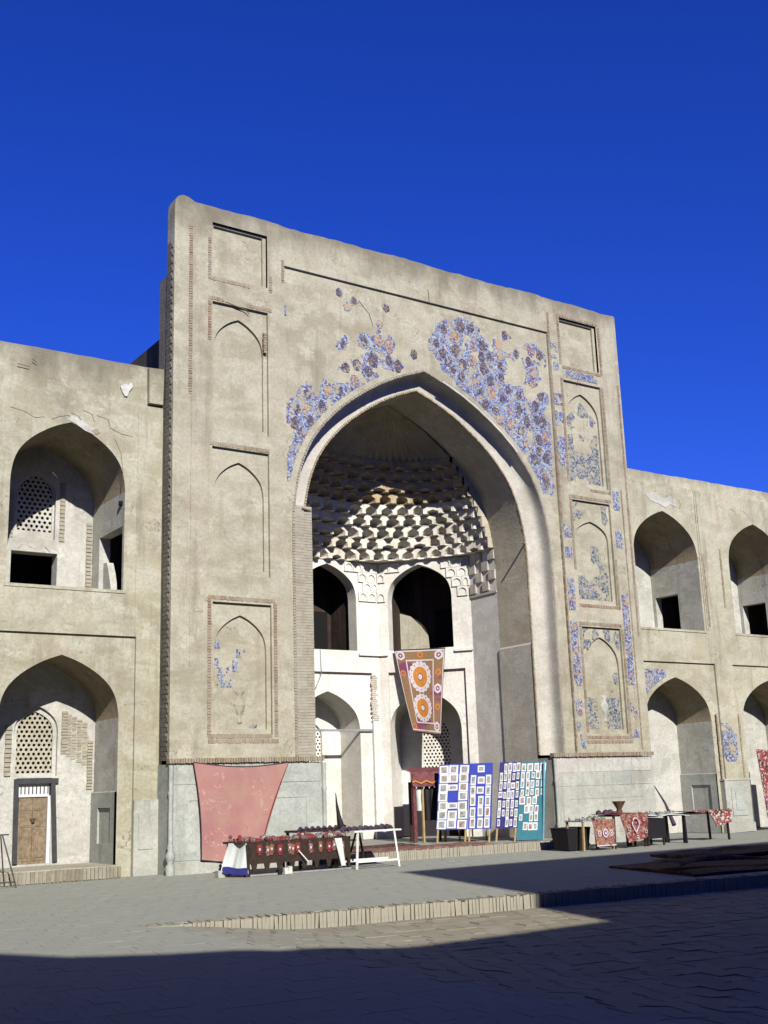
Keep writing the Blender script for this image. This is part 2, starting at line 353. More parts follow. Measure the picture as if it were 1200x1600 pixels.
def room(mb, u0, u1, z0, z1, d0, d1, fr=F0, m=0):
    for q in ([(u0, d0, z0), (u0, d1, z0), (u0, d1, z1), (u0, d0, z1)], [(u1, d0, z0), (u1, d0, z1), (u1, d1, z1), (u1, d1, z0)],
              [(u0, d1, z0), (u1, d1, z0), (u1, d1, z1), (u0, d1, z1)], [(u0, d0, z0), (u1, d0, z0), (u1, d1, z0), (u0, d1, z0)],
              [(u0, d0, z1), (u0, d1, z1), (u1, d1, z1), (u1, d0, z1)]):
        mb.face([fr(*p) for p in q], m)
def lattice(fr, xc, hw, z0, zs, za, pitch, d, parent, mat=None, rows=None):
    mb = MB(); rowh = pitch*.866; nz = int((za-z0)/rowh)+1; ap = pitch/2; R6 = ap/math.cos(math.pi/6)
    top = arch_top(xc, hw, zs, za, 2)
    def topz(x):
        for a, b in zip(top[:-1], top[1:]):
            if a[0] <= x <= b[0] and b[0] > a[0]: return a[1]+(b[1]-a[1])*(x-a[0])/(b[0]-a[0])
        return zs
    for r in range(nz+1):
        z = z0+r*rowh+.02; n = int(hw*2/pitch)+2
        for c in range(-n, n+1):
            x = xc+(c+(.5 if r % 2 else 0))*pitch
            if abs(x-xc) > hw+.3*pitch or z > topz(min(max(x, xc-hw+.001), xc+hw-.001))+.03: continue
            hx = [(x+R6*math.sin(t), z+R6*math.cos(t)) for t in [math.pi/3*k+math.pi/6*0 for k in range(6)]]
            rr = pitch*.335
            ho = [(x+rr*math.sin(t), z+rr*math.cos(t)) for t in [math.pi/3*k for k in range(6)]]
            for k in range(6):
                a, b, cc, dd = hx[k], hx[(k+1) % 6], ho[(k+1) % 6], ho[k]
                mb.face([fr(a[0], d, a[1]), fr(b[0], d, b[1]), fr(cc[0], d, cc[1]), fr(dd[0], d, dd[1])])
                mb.face([fr(dd[0], d, dd[1]), fr(cc[0], d, cc[1]), fr(cc[0], d+.05, cc[1]), fr(dd[0], d+.05, dd[1])])
    return mb.build('lattice_screen', mat or P_back, parent)
def cloth(name, mat, tl, tr, br, bl, n=14, wave=.02, thick=.012, sag=0., parent=None, nrm=(0, -1, 0), freq=9., back=None):
    tl, tr, br, bl, nrm = map(Vector, (tl, tr, br, bl, nrm)); nrm.normalize(); mb = MB(); fr_, bk = [], []
    for i in range(n+1):
        v = i/n; r1, r2 = [], []
        for j in range(n+1):
            u = j/n; p = (tl*(1-u)+tr*u)*(1-v)+(bl*(1-u)+br*u)*v
            p = p+Vector((0, 0, -1))*sag*math.sin(math.pi*u)*(1-v*.6)
            w = wave*(math.sin(u*freq+v*2.1)*(.3+.7*v)+.5*math.sin(u*freq*2.3+1+v*3)*v)
            r1.append(p+nrm*(w+thick)); r2.append(p+nrm*w)
        fr_.append(r1); bk.append(r2)
    mb.grid(fr_[::-1], 0); mb.grid(bk, 1 if back else 0)
    for e in (([fr_[0], bk[0]]), ([bk[-1], fr_[-1]])): mb.grid(e, 0)
    mb.grid([[r[0] for r in bk], [r[0] for r in fr_]], 0); mb.grid([[r[-1] for r in fr_], [r[-1] for r in bk]], 0)
    return mb.build(name, [mat, back] if back else mat, parent)

# ================================================================ GROUND
def smooth(t): t = max(0, min(1, t)); return t*t*(3-2*t)
LEDGE = lambda x: -8.33-.125*(x+3.7)                 # Y of the terrace edge
def zlow(x, y): return -.175*smooth((x+3.9)/2.2)
mb = MB()
mb.face([(-400, -400, -.30), (400, -400, -.30), (400, 400, -.30), (-400, 400, -.30)])
g = mb.build('ground', G_dust, kind='structure')
# terrace bed
xs = [-16+.5*i for i in range(100)]
mb = MB()
rows = [[(x, LEDGE(x)+.02 if x > -3.7 else LEDGE(x)+.02, -.012) for x in xs], [(x, 9, -.012) for x in xs]]
mb.grid(rows, 0, False)
tb = mb.build('terrace', G_dust, kind='structure')
mb = MB()
ys = [-28+.5*i for i in range(44)]
rows = []
for k in range(45):
    rows.append([(x, -29+(LEDGE(x)+.03+29)*k/44, zlow(x, 0)-.03) for x in xs])
mb.grid(rows, 0, True)
lb = mb.build('courtyard', G_dust, kind='structure')
# kerb of soldier bricks along the terrace edge
kb = MB(); kb.box(-.031, .031, 0, .24, -.20, 0.0); bm0 = kb.build('kerb_brick', B_kerb)
me_list = []
for q in range(6):
    kb = MB(); kb.box(-.0235, .0235, 0, .24, -.215, .003, j=.004); me_list.append(kb.build('t', B_kerb)); 
meshes = [o.data for o in me_list]
for o in me_list+[bm0]: bpy.data.objects.remove(o)
kerb = bpy.data.objects.new('kerb', None); C.objects.link(kerb); kerb['kind'] = 'structure'; kerb.location = (-3.7, -8.33, 0)
ang = math.atan(-.125); x = -3.9; n = 0
MB_stuff = MB()
while x < 19:
    y = LEDGE(x); dz = random.uniform(-.008, .004)+(-.02 if random.random() < .08 else 0); dy = random.uniform(-.008, .008)
    if n < 290:
        o = bpy.data.objects.new('kerb_brick', random.choice(meshes)); C.objects.link(o); o.parent = kerb
        o.location = (x+3.7, y+8.33+dy, dz); o.rotation_euler = (random.uniform(-.05, .05), random.uniform(-.04, .04), ang+random.uniform(-.03, .03))
    else: MB_stuff.box(x-.0235, x+.0235, y+dy, y+.24, -.215, .003+dz, j=.004)
    n += 1; x += .055
kerb_rest = MB_stuff.build('kerb_bricks', B_kerb, kind='stuff'); kerb_rest.parent = kerb; kerb_rest.location = (3.7, 8.33, 0)
# paving
pm = []
for q in range(8):
    b_ = MB(); b_.box(-.131, .131, -.131, .131, -.05, 0, j=.004); t_ = b_.build('t', B_pave); pm.append(t_.data); bpy.data.objects.remove(t_)
def in_view(x, y, z=0., mg=.06):
    q = Vector((x+9.54, y+21.89, z-1.5)); f_ = q.dot(fwd)
    if f_ < .5: return False
    a = q.dot(right)/f_*1796/600; b = q.dot(down)/f_*1796/800
    return abs(a) < 1+mg and abs(b) < 1+mg
cand = []; P = .268
for i in range(-50, 110):
    for j in range(-80, 5):
        x = i*P+(.5*P if j % 2 else 0); y = -8.3+j*P-.125*(x+3.7)
        if y < LEDGE(x)-.14 and x > -3.75: cand.append((x, y))
vis = [c for c in cand if in_view(c[0], c[1], -.2, .03)]
vis.sort(key=lambda c: (c[0]+9.54)**2+(c[1]+21.89)**2)
near = set(vis[:290])
pst = MB()
court = bpy.data.objects['courtyard']
for c in cand:
    z = zlow(*c)+random.uniform(-.004, .004); rz = random.gauss(0, .012)+ang
    if c in near:
        o = bpy.data.objects.new('paving_brick', random.choice(pm)); C.objects.link(o); o.parent = court
        o.location = (c[0], c[1], z); o.rotation_euler = (random.gauss(0, .006), random.gauss(0, .006)-(zlow(c[0]+.1, 0)-zlow(c[0]-.1, 0))/.2, rz)
    else:
        t1, t2 = random.gauss(0, .009), random.gauss(0, .009); cc, ss = math.cos(rz), math.sin(rz); h = .1315; i0 = len(pst.v)
        for zz in (0, -.05):
            for sx, sy in ((-h, -h), (h, -h), (h, h), (-h, h)):
                pst.v.append((c[0]+sx*cc-sy*ss, c[1]+sx*ss+sy*cc, z-zlow(*c)+zlow(c[0]+sx, 0)+zz+sx*t1+sy*t2))
        for f_ in ((0, 1, 2, 3), (4, 5, 1, 0), (5, 6, 2, 1), (6, 7, 3, 2), (7, 4, 0, 3)):
            pst.f.append(tuple(i0+k for k in f_)); pst.mi.append(0); pst.sm.append(False)
pst.build('paving_bricks', B_pave, parent=None, kind='stuff').parent = court
# terrace paving, flatter and dustier
tst = MB(); P = .27
for i in range(-50, 90):
    for j in range(-32, 36):
        x = i*P+(.5*P if j % 2 else 0); y0 = -8.0-.125*(x+3.7)
        y = y0+j*P
        if y > 2.6 or (x > -3.62 and y < LEDGE(x)+.27): continue
        z = random.uniform(-.001, .001); h = .1347; i0 = len(tst.v); t1, t2 = random.gauss(0, .003), random.gauss(0, .003); rz = random.gauss(0, .003)+ang; cc, ss = math.cos(rz), math.sin(rz)
        for zz in (0, -.03):
            for sx, sy in ((-h, -h), (h, -h), (h, h), (-h, h)):
                tst.v.append((x+sx*cc-sy*ss, y+sx*ss+sy*cc, (zlow(x+sx, 0) if y < LEDGE(x) else 0)+z+zz+sx*t1+sy*t2))
        for f_ in ((0, 1, 2, 3), (4, 5, 1, 0), (5, 6, 2, 1), (6, 7, 3, 2), (7, 4, 0, 3)):
            tst.f.append(tuple(i0+k for k in f_)); tst.mi.append(0); tst.sm.append(False)
tst.build('paving_bricks', B_pave2, kind='stuff').parent = bpy.data.objects['terrace']

# ================================================================ PORTAL
PW, PT = 13.72, 14.62; XC = 6.82
portal = thing('portal', (6.86, 0, 0), 'tall plastered brick gateway screen with great pointed arch and blue tilework, centre of the range', 'gateway')
nz0 = lambda x: math.sin(x*1.3)+math.sin(x*3.1+1)
# --- screen: front skin with panel openings
top = [(0, 2.2), (0, 14.40), (.02, 14.56), (.08, 14.66), (.20, 14.72), (.34, 14.70), (.50, 14.62)]
x = .55+.3
while x < PW-.3:
    top.append((x, PT+random.uniform(-.012, .012)+.015*nz0(x))); x += .16
top += [(PW-.04, PT), (PW, PT-.04), (PW, 2.2)]
PANELS = []  # (x0,x1,z0,z1, arch?)
for x0 in (.93, 11.52):
    PANELS += [(x0, x0+1.40, 12.92 if x0 < 5 else 12.74, 14.24 if x0 < 5 else 14.14, None), (x0, x0+1.40, 9.30, 12.30, (.62, 11.2, 12.0)),
               (x0, x0+1.40, 6.08, 8.90, (.61, 7.85, 8.62 if x0 < 5 else 8.36)), (x0+.02, x0+1.42, 2.70, 5.47, (.62, 4.45, 5.22))]
outline = [(PW, 2.2)]+[(11.05, 2.2), (11.05, 13.60), (2.77, 13.60), (2.77, 2.2)]+top[:-1]
mb = MB()
mb.sheet(outline, [rect(*p[:4]) for p in PANELS], 0)
# sides, top and thickness
full = top
for a, b in zip(full[:-1], full[1:]):
    mb.face([(a[0], 0, a[1]), (b[0], 0, b[1]), (b[0], .38, b[1]), (a[0], .38, a[1])])
mb.face([(0, .38, 2.2), (0, .38, 14.3), (PW, .38, 14.3), (PW, .38, 2.2)][::-1]) if False else None
mb.reveal([(2.77, 2.2), (2.77, 13.60), (11.05, 13.60), (11.05, 2.2)], 0, .06, close=False)
mb.build('screen_wall', P_front, portal)
mb = MB()
arch_out = arch_loop(XC, 3.83, 2.2, 7.35, 11.69, 4)
mb.sheet([(2.77, 2.2)]+arch_out+[(11.05, 2.2), (11.05, 13.60), (2.77, 13.60)], [], .06)
mb.build('spandrel_field', P_front, portal)
# thick lower core behind the free-standing top of the screen
mb = MB()
cz = 13.0
core = arch_loop(XC, 3.95, 2.0, 7.35, 11.85, 2)
ol = [(0.0, 0), (0.0, cz-.15), (.25, cz), (PW-.3, cz), (PW, cz-.2), (PW, 0)]
for a, b in zip(ol[:-1], ol[1:]):
    mb.face([(a[0], .36, a[1]), (b[0], .36, b[1]), (b[0], .79, b[1]), (a[0], .79, a[1])])
mb.sheet([(PW, 0), (XC+3.95, 0)]+core[::-1]+[(XC-3.95, 0), (0, 0)]+ol[1:-1], [], .79)
mb.box(.02, PW-.02, .30, .38, 13.0, 14.3)
mb.build('screen_core', P_side, portal)
mb = MB()   # mass of the iwan behind the screen
room(mb, .9, PW-.9, -.2, 12.4, .8, 8.4)
mb.build('rear_mass', P_dark, portal)
# --- recessed panels
def med_poly(cx, cz, r, n=8, e=1.15, rot=0.):
    return [(cx+r*math.sin(2*math.pi*k/n+rot)*random.uniform(.9, 1.06), cz+r*e*math.cos(2*math.pi*k/n+rot)*random.uniform(.9, 1.06)) for k in range(n)]
def plate(mb, loop, d0, d1, fr=F0, m=0):
    mb.sheet(loop, [], d0, fr, m); mb.reveal(loop, d0, d1, fr, m)
def blob_cells(inside, x0, x1, z0, z1, cell):
    out = []; nx = int((x1-x0)/cell); nz = int((z1-z0)/cell)
    return [(x0+i*cell, z0+j*cell) for i in range(nx) for j in range(nz) if inside(x0+(i+.5)*cell, z0+(j+.5)*cell)]
def islands(cells, cell, mn=5):
    st = set((round(a/cell), round(b/cell)) for a, b in cells); out = []
    while st:
        q = [st.pop()]; comp = []
        while q:
            i, j = q.pop(); comp.append((i*cell, j*cell))
            for d in ((1, 0), (-1, 0), (0, 1), (0, -1)):
                t = (i+d[0], j+d[1])
                if t in st: st.remove(t); q.append(t)
        if len(comp) >= mn: out.append(comp)
    return sorted(out, key=len, reverse=True)
def mosaic_parts(cells, cell, d0, d1, mat, parent, name='tile_mosaic'):
    r0 = []
    for comp in islands(cells, cell):
        m_ = MB(); cells_mesh(m_, comp, cell, d0, d1); r0.append(m_.build(name, mat, parent))
    return r0
def cells_mesh(mb, cells, cell, d0, d1, m=0):
    st = set((round(a/cell), round(b/cell)) for a, b in cells)
    for i, j in st:
        x, z = i*cell, j*cell
        mb.face([(x, d0, z), (x+cell, d0, z), (x+cell, d0, z+cell), (x, d0, z+cell)], m)
        for di, dj, e in ((-1, 0, ((x, z+cell), (x, z))), (1, 0, ((x+cell, z), (x+cell, z+cell))), (0, -1, ((x, z), (x+cell, z))), (0, 1, ((x+cell, z+cell), (x, z+cell)))):
            if (i+di, j+dj) not in st:
                a, b = e; mb.face([(a[0], d0, a[1]), (b[0], d0, b[1]), (b[0], d1, b[1]), (a[0], d1, a[1])], m)
from mathutils import noise as mnoise
def nz(x, z, s, o=0.): return mnoise.noise(Vector((x*s+o, z*s-o, o*.7)))
pnames = ['square upper recess', 'tall arched recess']
for k, (x0, x1, z0, z1, ar) in enumerate(PANELS):
    right_side = k > 3; D1 = .07
    mb = MB(); mb.reveal(rect(x0, x1, z0, z1), 0, D1)
    if ar is None:
        mb.reveal(rect(x0, x1, z0, z1), 0, D1); i0, i1 = x0+.05, x1-.09
        mb.sheet(rect(x0, x1, z0, z1), [rect(i0, i1, z0+.03, z1-.05)], D1); mb.reveal(rect(i0, i1, z0+.03, z1-.05), D1, D1+.06)
        mb.sheet(rect(i0, i1, z0+.03, z1-.05), [], D1+.06)
    else:
        hw, zs, za = ar; xc = (x0+x1)/2-.02; al = arch_loop(xc, hw, z0+.12, zs, za, 2)
        mb.sheet(rect(x0, x1, z0, z1), [al], D1); mb.reveal(al, D1, D1+.06); mb.sheet(al, [], D1+.06)
    pn = mb.build('recessed_panel', P_pan, portal)
    # brick edging round the panel
    eb = MB(); w = .085
    if not right_side:
        E_ = {0: [((x0-.07, z0-.05), (x0-.07, z0+.95)), ((x0-.1, z0-.07), (x0+.95, z0-.07)), ((x1+.08, z0-.1), (x1+.08, z0+.35))],
              1: [((x0-.07, z1-.95), (x0-.07, z1+.02)), ((x0-.1, z1+.07), (x0+.3, z1+.07)), ((x0+.85, z1+.07), (x1+.1, z1+.07)), ((x1-.075, z1-1.0), (x1-.075, z1-.5))],
              2: [((x0-.05, z1+.06), (x1+.02, z1+.06))],
              3: [((x0-.08, z0-.05), (x0-.08, z1+.1)), ((x0-.1, z1+.09), (x1+.1, z1+.09)), ((x1+.09, z1+.05), (x1+.09, z0-.05)), ((x0-.1, z0-.13), (x1+.15, z0-.13)), ((x0-.1, z0-.03), (x1, z0-.03))]}[k]
    else:
        E_ = {4: [((x0-.06, z0), (x0-.06, z1+.05)), ((x0-.1, z1+.06), (x1+.06, z1+.06)), ((x1+.09, z0-.05), (x1+.09, z1)), ((x0, z0-.07), (x1+.1, z0-.07))],
              5: [((x0-.07, z0+.1), (x0-.07, z1+.05)), ((x1+.06, z0-.05), (x1+.06, z1)), ((x0+.7, z0-.08), (x1+.1, z0-.08))],
              6: [((x0-.06, z0+.9), (x0-.06, z1+.05)), ((x0-.1, z1+.08), (x1+.06, z1+.08)), ((x1+.06, z0), (x1+.06, z0+1.3)), ((x0, z0-.05), (x1+.1, z0-.05))],
              7: [((x0-.06, z0+.05), (x0-.06, z1+.05)), ((x0-.1, z1+.08), (x1+.06, z1+.08)), ((x1+.07, z0-.05), (x1+.07, z1)), ((x0-.12, z0-.09), (x1+.15, z0-.09)), ((x0-.12, z0-.2), (x1+.15, z0-.2))]}[k]
    for p, q in E_: bricks_line(eb, p, q, w)
    eb.build('brick_edging', B_facade, pn, kind='stuff')
    if right_side and ar:   # fragments of tile inside the arched recesses
        cs = .035
        def ins(x, z, k=k, x0=x0, x1=x1, z0=z0, z1=z1):
            v = nz(x, z, 2.2, k*3.1)+.45*nz(x, z, 7., k)
            if not (x0+.1 < x < x1-.14): return False
            if k == 5: return z0+.15 < z < z0+2.45-abs(x-x0-.7)*.9 and v+(.22 if abs(x-x0-.68) > .35 else -.12)+(.28 if z < z0+1.0 else 0) > .10
            if k == 6: return (z0+.14 < z < z0+.78 and v > -.35) or (z < z0+1.6 and x > x0+.65 and z > z0+.1 and v > .02)
            return (z0+.14 < z < z0+.95 and abs(x-x0-.62) > .16 and v > -.3) or (x > x0+.98 and z0+1.1 < z < z0+2.0 and v > -.05)
        tb_ = MB(); cells_mesh(tb_, blob_cells(ins, x0, x1, z0, z1, cs), cs, D1+.052, D1+.062)
        tb_.build('tile_fragment', T_vine, pn, kind='stuff')
        def ins2(x, z, k=k, x0=x0, x1=x1, z0=z0, z1=z1):
            if not (x0+.03 < x < x1-.03): return False
            dd = nz(x, z, 3., k*1.7+9)
            az_ = {5: 99, 6: z1-.62+.0, 7: z1-.55}[k]
            return z > az_ and dd > (-.1 if k == 7 and x < x1-.35 else .12) and z > z1-.12-abs(abs(x-(x0+x1)/2)-.0)*-.0 - .95*abs(x-(x0+x1)/2) and z < z1-.03
        if k > 5:
            tb_ = MB(); cells_mesh(tb_, blob_cells(ins2, x0, x1, z0, z1, cs), cs, D1-.009, D1+.002)
            if tb_.v: tb_.build('tile_fragment', T_vine, pn, kind='stuff')
    if k in (3, 7):   # moulded vase relief
        v = MB(); vx, vz = (1.63, 2.93) if k == 3 else (12.26, 3.0)
        prof = [(.02, 0), (.07, .03), (.04, .08), (.035, .15), (.08, .24), (.135, .36), (.14, .44), (.10, .50), (.06, .55), (.06, .60), (.115, .66), (.12, .69), (.02, .70)]
        rows = []
        for r, z in prof:
            rows.append([(vx+r*math.cos(t), D1+.062-.055*math.sin(t)*min(1, r/.08), vz+z) for t in [math.pi*q/8 for q in range(9)]])
        v.grid(rows[::-1], 0, True); v.build('vase_relief', P_pan if k == 3 else P_back, pn)
        v = MB()
    if k == 3:
        for (tx, tz, w_, h_) in [(1.04, 4.5, .14, .20), (1.57, 4.31, .23, .21), (1.48, 4.02, .12, .24), (1.10, 3.68, .36, .30), (1.04, 4.07, .1, .22), (1.15, 3.98, .25, .14), (1.85, 2.84, .26, .07)]:
            cs = .03
            f_ = lambda x, z, tx=tx, tz=tz: nz(x, z, 9, tx*7) > -.18
            tb_ = MB(); cells_mesh(tb_, blob_cells(f_, tx, tx+w_, tz, tz+h_, cs), cs, D1+.05, D1+.062); tb_.build('tile_fragment', T_ground, pn, kind='stuff')
# --- fine brick edgings on the screen
eb = MB()
bricks_line(eb, (.40, 10.0), (.40, 14.05), .09)
bricks_line(eb, (2.74, 13.15), (2.74, 13.75), .08, d0=-.012, d1=.02)
bricks_line(eb, (11.09, 8.0), (11.09, 14.2), .075)
bricks_line(eb, (11.07, 2.3), (11.07, 8.0), .05)
bricks_line(eb, (13.62, 5.3), (13.62, 12.5), .07)
bricks_line(eb, (13.40, 2.3), (13.40, 9.4), .05)
eb.build('brick_edging', B_facade, portal, kind='stuff')
ln = MB()   # shallow arris that runs down the left pier
ln.box(.425, .445, -.012, .01, 4.1, 9.95); ln.build('plaster_arris', P_front, portal)
eb = MB()
for q in range(120):      # toothed brick quoin on the left return
    z = 2.2+q*.095; eb.box(-.022, .004, .06+(q % 2)*.07, .36, z, z+.085, j=.004)
eb.build('quoin_bricks', P_side, portal, kind='stuff')
# --- the cove ring between outer and inner arch
IH, IZS, IZA = 3.36, 7.3, 11.31; XI = 6.83
arch_in = arch_loop(XI, IH, 2.2, IZS, IZA, 4)
N = len(arch_out); rows = []
for q in range(13):
    t = q/12*math.pi/2; a, b = (1-math.cos(t))**2.2, math.sin(t)
    rows.append([(o[0]+(i[0]-o[0])*a, .06+.42*b, o[1]+(i[1]-o[1])*a) for o, i in zip(arch_out, arch_in)])
mb = MB(); mb.grid(rows, 0, True); mb.build('arch_cove', P_cove, portal)
mb = MB(); jag = [(a, b) for a, b in arch_out]
bricks_path(mb, arch_out, .06, off=.035, pitch=.062, d0=.045, d1=.10); mb.build('outer_arch_bricks', B_pale, portal, kind='stuff')
mb = MB(); bricks_path(mb, arch_in, .05, off=.02, pitch=.06, d0=.455, d1=.50); mb.build('inner_arch_bricks', B_yellow, portal, kind='stuff')
mb = MB()   # brick jamb facing of the left pier
for q in range(88):
    z = 2.22+q*.0635
    mb.box(2.99, 3.235, .050+random.uniform(-.002, .002), .25, z, z+.060, j=.0015)
    mb.box(3.24, 3.46, .085+random.uniform(-.002, .002), .49, z+.01, z+.068, j=.0015)
mb.build('jamb_bricks', B_lime, portal, kind='stuff')
# loosened strip of arch trim with the open crack above it
seg = [p for p in arch_out if p[0] > XC+.45 and p[1] > 9.95]
for nm, mt, o0, o1, dd in (('loose_arch_trim', P_cove, -.03, .035, -.01), ('open_crack', P_room_black, .035, .085, .045)):
    mb = MB(); rr_ = []
    for o_, d_ in ((o0, .10), (o0, dd), (o1, dd), (o1, .10)): rr_.append([(p[0]+o_*.7+.008*math.sin(k*2.1), d_, p[1]+o_*.75) for k, p in enumerate(seg)])
    mb.grid(rr_, 0, False); mb.build(nm, mt, portal)
# --- spandrel mosaics
MED_R=[(7.49,12.97),(8.05,13.15),(8.39,13.18),(7.84,12.82),(7.23,12.54),(7.42,12.30),(7.84,12.45),(8.42,12.67),(8.74,12.75),(8.94,12.45),(8.05,12.10),(8.39,12.29),(8.75,12.13),(9.32,12.30),(8.00,11.76),(8.46,11.69),(8.94,11.82),(9.34,11.98),(8.61,11.40),(8.96,11.49),(9.54,11.66),(9.34,11.41),(9.91,11.58),(9.54,11.11),(9.90,11.18),(10.47,11.37),(9.05,11.01),(9.55,10.70),(10.14,10.88),(10.49,10.99),(9.90,10.59),(10.03,10.28),(10.53,10.42),(10.50,10.10),(10.33,9.86),(10.59,9.54),(9.30,12.92),(9.54,13.22),(9.91,12.74),(10.45,12.94),(10.33,12.62),(10.46,12.29),(10.74,12.86),(10.42,12.03),(10.67,9.37),(10.69,9.17),(7.59,12.09),(10.76,10.49),(10.74,9.95),(7.74,11.91),(8.21,11.40),(8.74,11.14),(9.19,10.79),(9.60,10.43),(10.68,11.67),(10.71,10.95),(8.70,12.44),(9.32,12.59)]
MED_L=[(4.32,13.29),(4.75,13.18),(4.54,12.95),(5.49,12.70),(5.71,13.17),(4.41,11.97),(5.03,12.16),(5.44,12.26),(4.47,11.37),(4.79,11.50),(5.11,11.39),(5.75,12.16),(5.73,11.78),(5.26,11.72),(6.00,11.69),(3.94,10.69),(4.25,10.76),(3.37,10.52),(3.78,10.29),(3.33,10.15),(3.09,10.11),(3.45,9.88),(3.21,9.53),(3.05,9.12),(4.72,11.08),(6.51,12.10),(3.04,9.76),(2.99,8.86),(2.97,8.55),(4.51,10.81),(5.28,11.28),(4.20,10.49),(3.61,9.88),(3.35,9.45),(4.89,10.98)]
import bisect
_h = arch_half(4)
def arch_out_z(x, pad=0.):
    u = 1-abs(x-XC)/(3.83+pad)
    if u <= 0: return -9
    for a, b in zip(_h[:-1], _h[1:]):
        if a[0] <= u <= b[0]: return 7.35+(4.34+pad)*(a[1]+(b[1]-a[1])*(u-a[0])/(b[0]-a[0]+1e-9))
    return 11.69+pad
def clear_of_arch(x, z, pad=.22): return z > arch_out_z(x, pad)
BARE = [(8.55, 12.45, .16), (10.33, 11.75, .24), (9.7, 12.1, .26), (9.93, 12.15, .2)]
for meds, side in ((MED_R, 1), (MED_L, 0)):
    big = [(x, z, .28 if side else (.25 if z < 10.9 or x > 4.9 else .17)) for x, z in meds]
    if side: 
        big = [(x, z, .12 if (x, z) in ((9.91, 12.74), (9.30, 12.92), (9.54, 13.22)) else r) for x, z, r in big]
    else: big = [(x, z, .10 if z > 12.6 or (x, z) == (6.51, 12.10) else r) for x, z, r in big]
    def ins(x, z):
        if not clear_of_arch(x, z) or x > 10.98 or x < 2.82 or z > 13.5: return False
        w = .16*nz(x, z, 3.2, 3)+.08*nz(x, z, 11, 5)-(0 if side else .03)
        if side and any(math.hypot(x-a, z-b) < r+w for a, b, r in BARE): return False
        if side and z > 11.2 and x > 10.1 and nz(x, z, 2.4, 4.2) > .25: return False
        return any(math.hypot(x-a, z-b) < r+w for a, b, r in big)
    cs = .03; x0, x1 = (7., 11.0) if side else (2.82, 6.7)
    panel = mosaic_parts(blob_cells(ins, x0-x0 % cs, x1, 8.2, 13.5, cs), cs, .053, .061, T_ground, portal)[0]
    lost = [(9.30, 12.92), (4.54, 12.95), (10.46, 12.29), (8.46, 11.69)]
    ml = [m for m in meds if clear_of_arch(m[0], m[1], .30)]
    for q, (x, z) in enumerate(ml):
        tiny = (not side and z > 12.6)
        mm = MB(); plate(mm, med_poly(x, z, random.uniform(.10, .15)*(.75 if tiny else 1), random.choice((5, 6, 7)), random.uniform(1.1, 1.4), random.random()), .047-.0007*(q % 7), .0535)
        mt = T_bare if (x, z) in lost[:2] else (T_ochre if q % 4 == 3 or (x, z) in lost else T_med)
        mm.build('tile_medallion', mt, panel)
    st = MB()   # glazed straps between neighbouring medallions
    for a in range(len(ml)):
        for b in range(a+1, len(ml)):
            (xa, za_), (xb, zb) = ml[a], ml[b]; L = math.hypot(xb-xa, zb-za_)
            if .22 < L < .58:
                mx, mz = (xa+xb)/2, (za_+zb)/2; nx, nzz = -(zb-za_)/L, (xb-xa)/L; hl = .17
                if any(math.hypot(mx-c[0], mz-c[1]) < L*.45 for c in ml): continue
                p = (mx-nx*hl, mz-nzz*hl); r = (mx+nx*hl, mz+nzz*hl)
                if ins(*p) and ins(*r): st.prism((p[0], .050, p[1]), (r[0], .050, r[1]), .016, .010, up=Vector((0, 1, 0)))
    if st.v: st.build('strapwork', T_strap, panel, kind='stuff')
# --- tile strips down the right pier
RECTS=[(11.14,12.86,11.40,13.32),(11.20,12.50,11.40,12.75),(11.14,11.53,11.42,11.87),(11.14,10.92,11.42,11.35),(11.14,9.71,11.42,10.63),(11.14,7.83,11.42,8.17),(11.14,7.29,11.39,7.57),(13.05,8.77,13.32,9.33),(13.05,7.71,13.32,8.18),(11.63,12.38,12.80,12.60),(11.14,5.88,11.40,6.73),(11.12,3.92,11.40,5.60),(11.14,2.35,11.40,3.59),(13.08,4.00,13.34,6.46),(13.08,2.60,13.34,3.92),(2.80,12.36,2.86,12.76)]
for k, (x0, z0, x1, z1) in enumerate(RECTS):
    cs = .03; thr = {13: -.45, 14: .02, 12: .0, 0: .0}.get(k, -.35)
    ins = lambda x, z, k=k: nz(x, z, 4.5, k*2.3)+.4*nz(x, z, 13, k) > thr
    dd = .06 if k == 15 else 0.
    tp = (mosaic_parts(blob_cells(ins, x0, x1, z0, z1, cs), cs, dd-.012, dd+.002, T_ground, portal) or [portal])[0]
    if k in (11, 13, 10, 6, 12, 9):
        z = z0+.28
        while z < z1-.1:
            xx = [(x0+x1)/2] if k != 9 else [x0+.22, x0+.98]
            for a in xx:
                mm = MB(); plate(mm, med_poly(a, z if k != 9 else (z0+z1)/2, .085, 6, 1.1), -.018, -.01); mm.build('tile_medallion', T_ochre, tp)
            if k == 9: break
            z += .62

# --- barrel band inside the arch
mb = MB(); zf = .2
loop = arch_loop(XI, IH, 5.05, IZS, IZA, 4)
mb.reveal(loop, .48, 1.75, close=False, smooth=True)
mb.build('vault_band', P_band, portal)
mb = MB()
for sg in (-1, 1):
    mb = MB(); x = XI+sg*IH; mb.face([(x, .48, 5.05), (x, 1.75, 5.05), (x-sg*.04, 1.75, 5.0), (x-sg*.04, .48, 5.0)])
    mb.face([(x-sg*.04, .48, 5.0), (x-sg*.04, 1.75, 5.0), (x-sg*.04, 1.75, zf), (x-sg*.04, .48, zf)])
    mb.build('jamb_wall', P_jamb, portal)
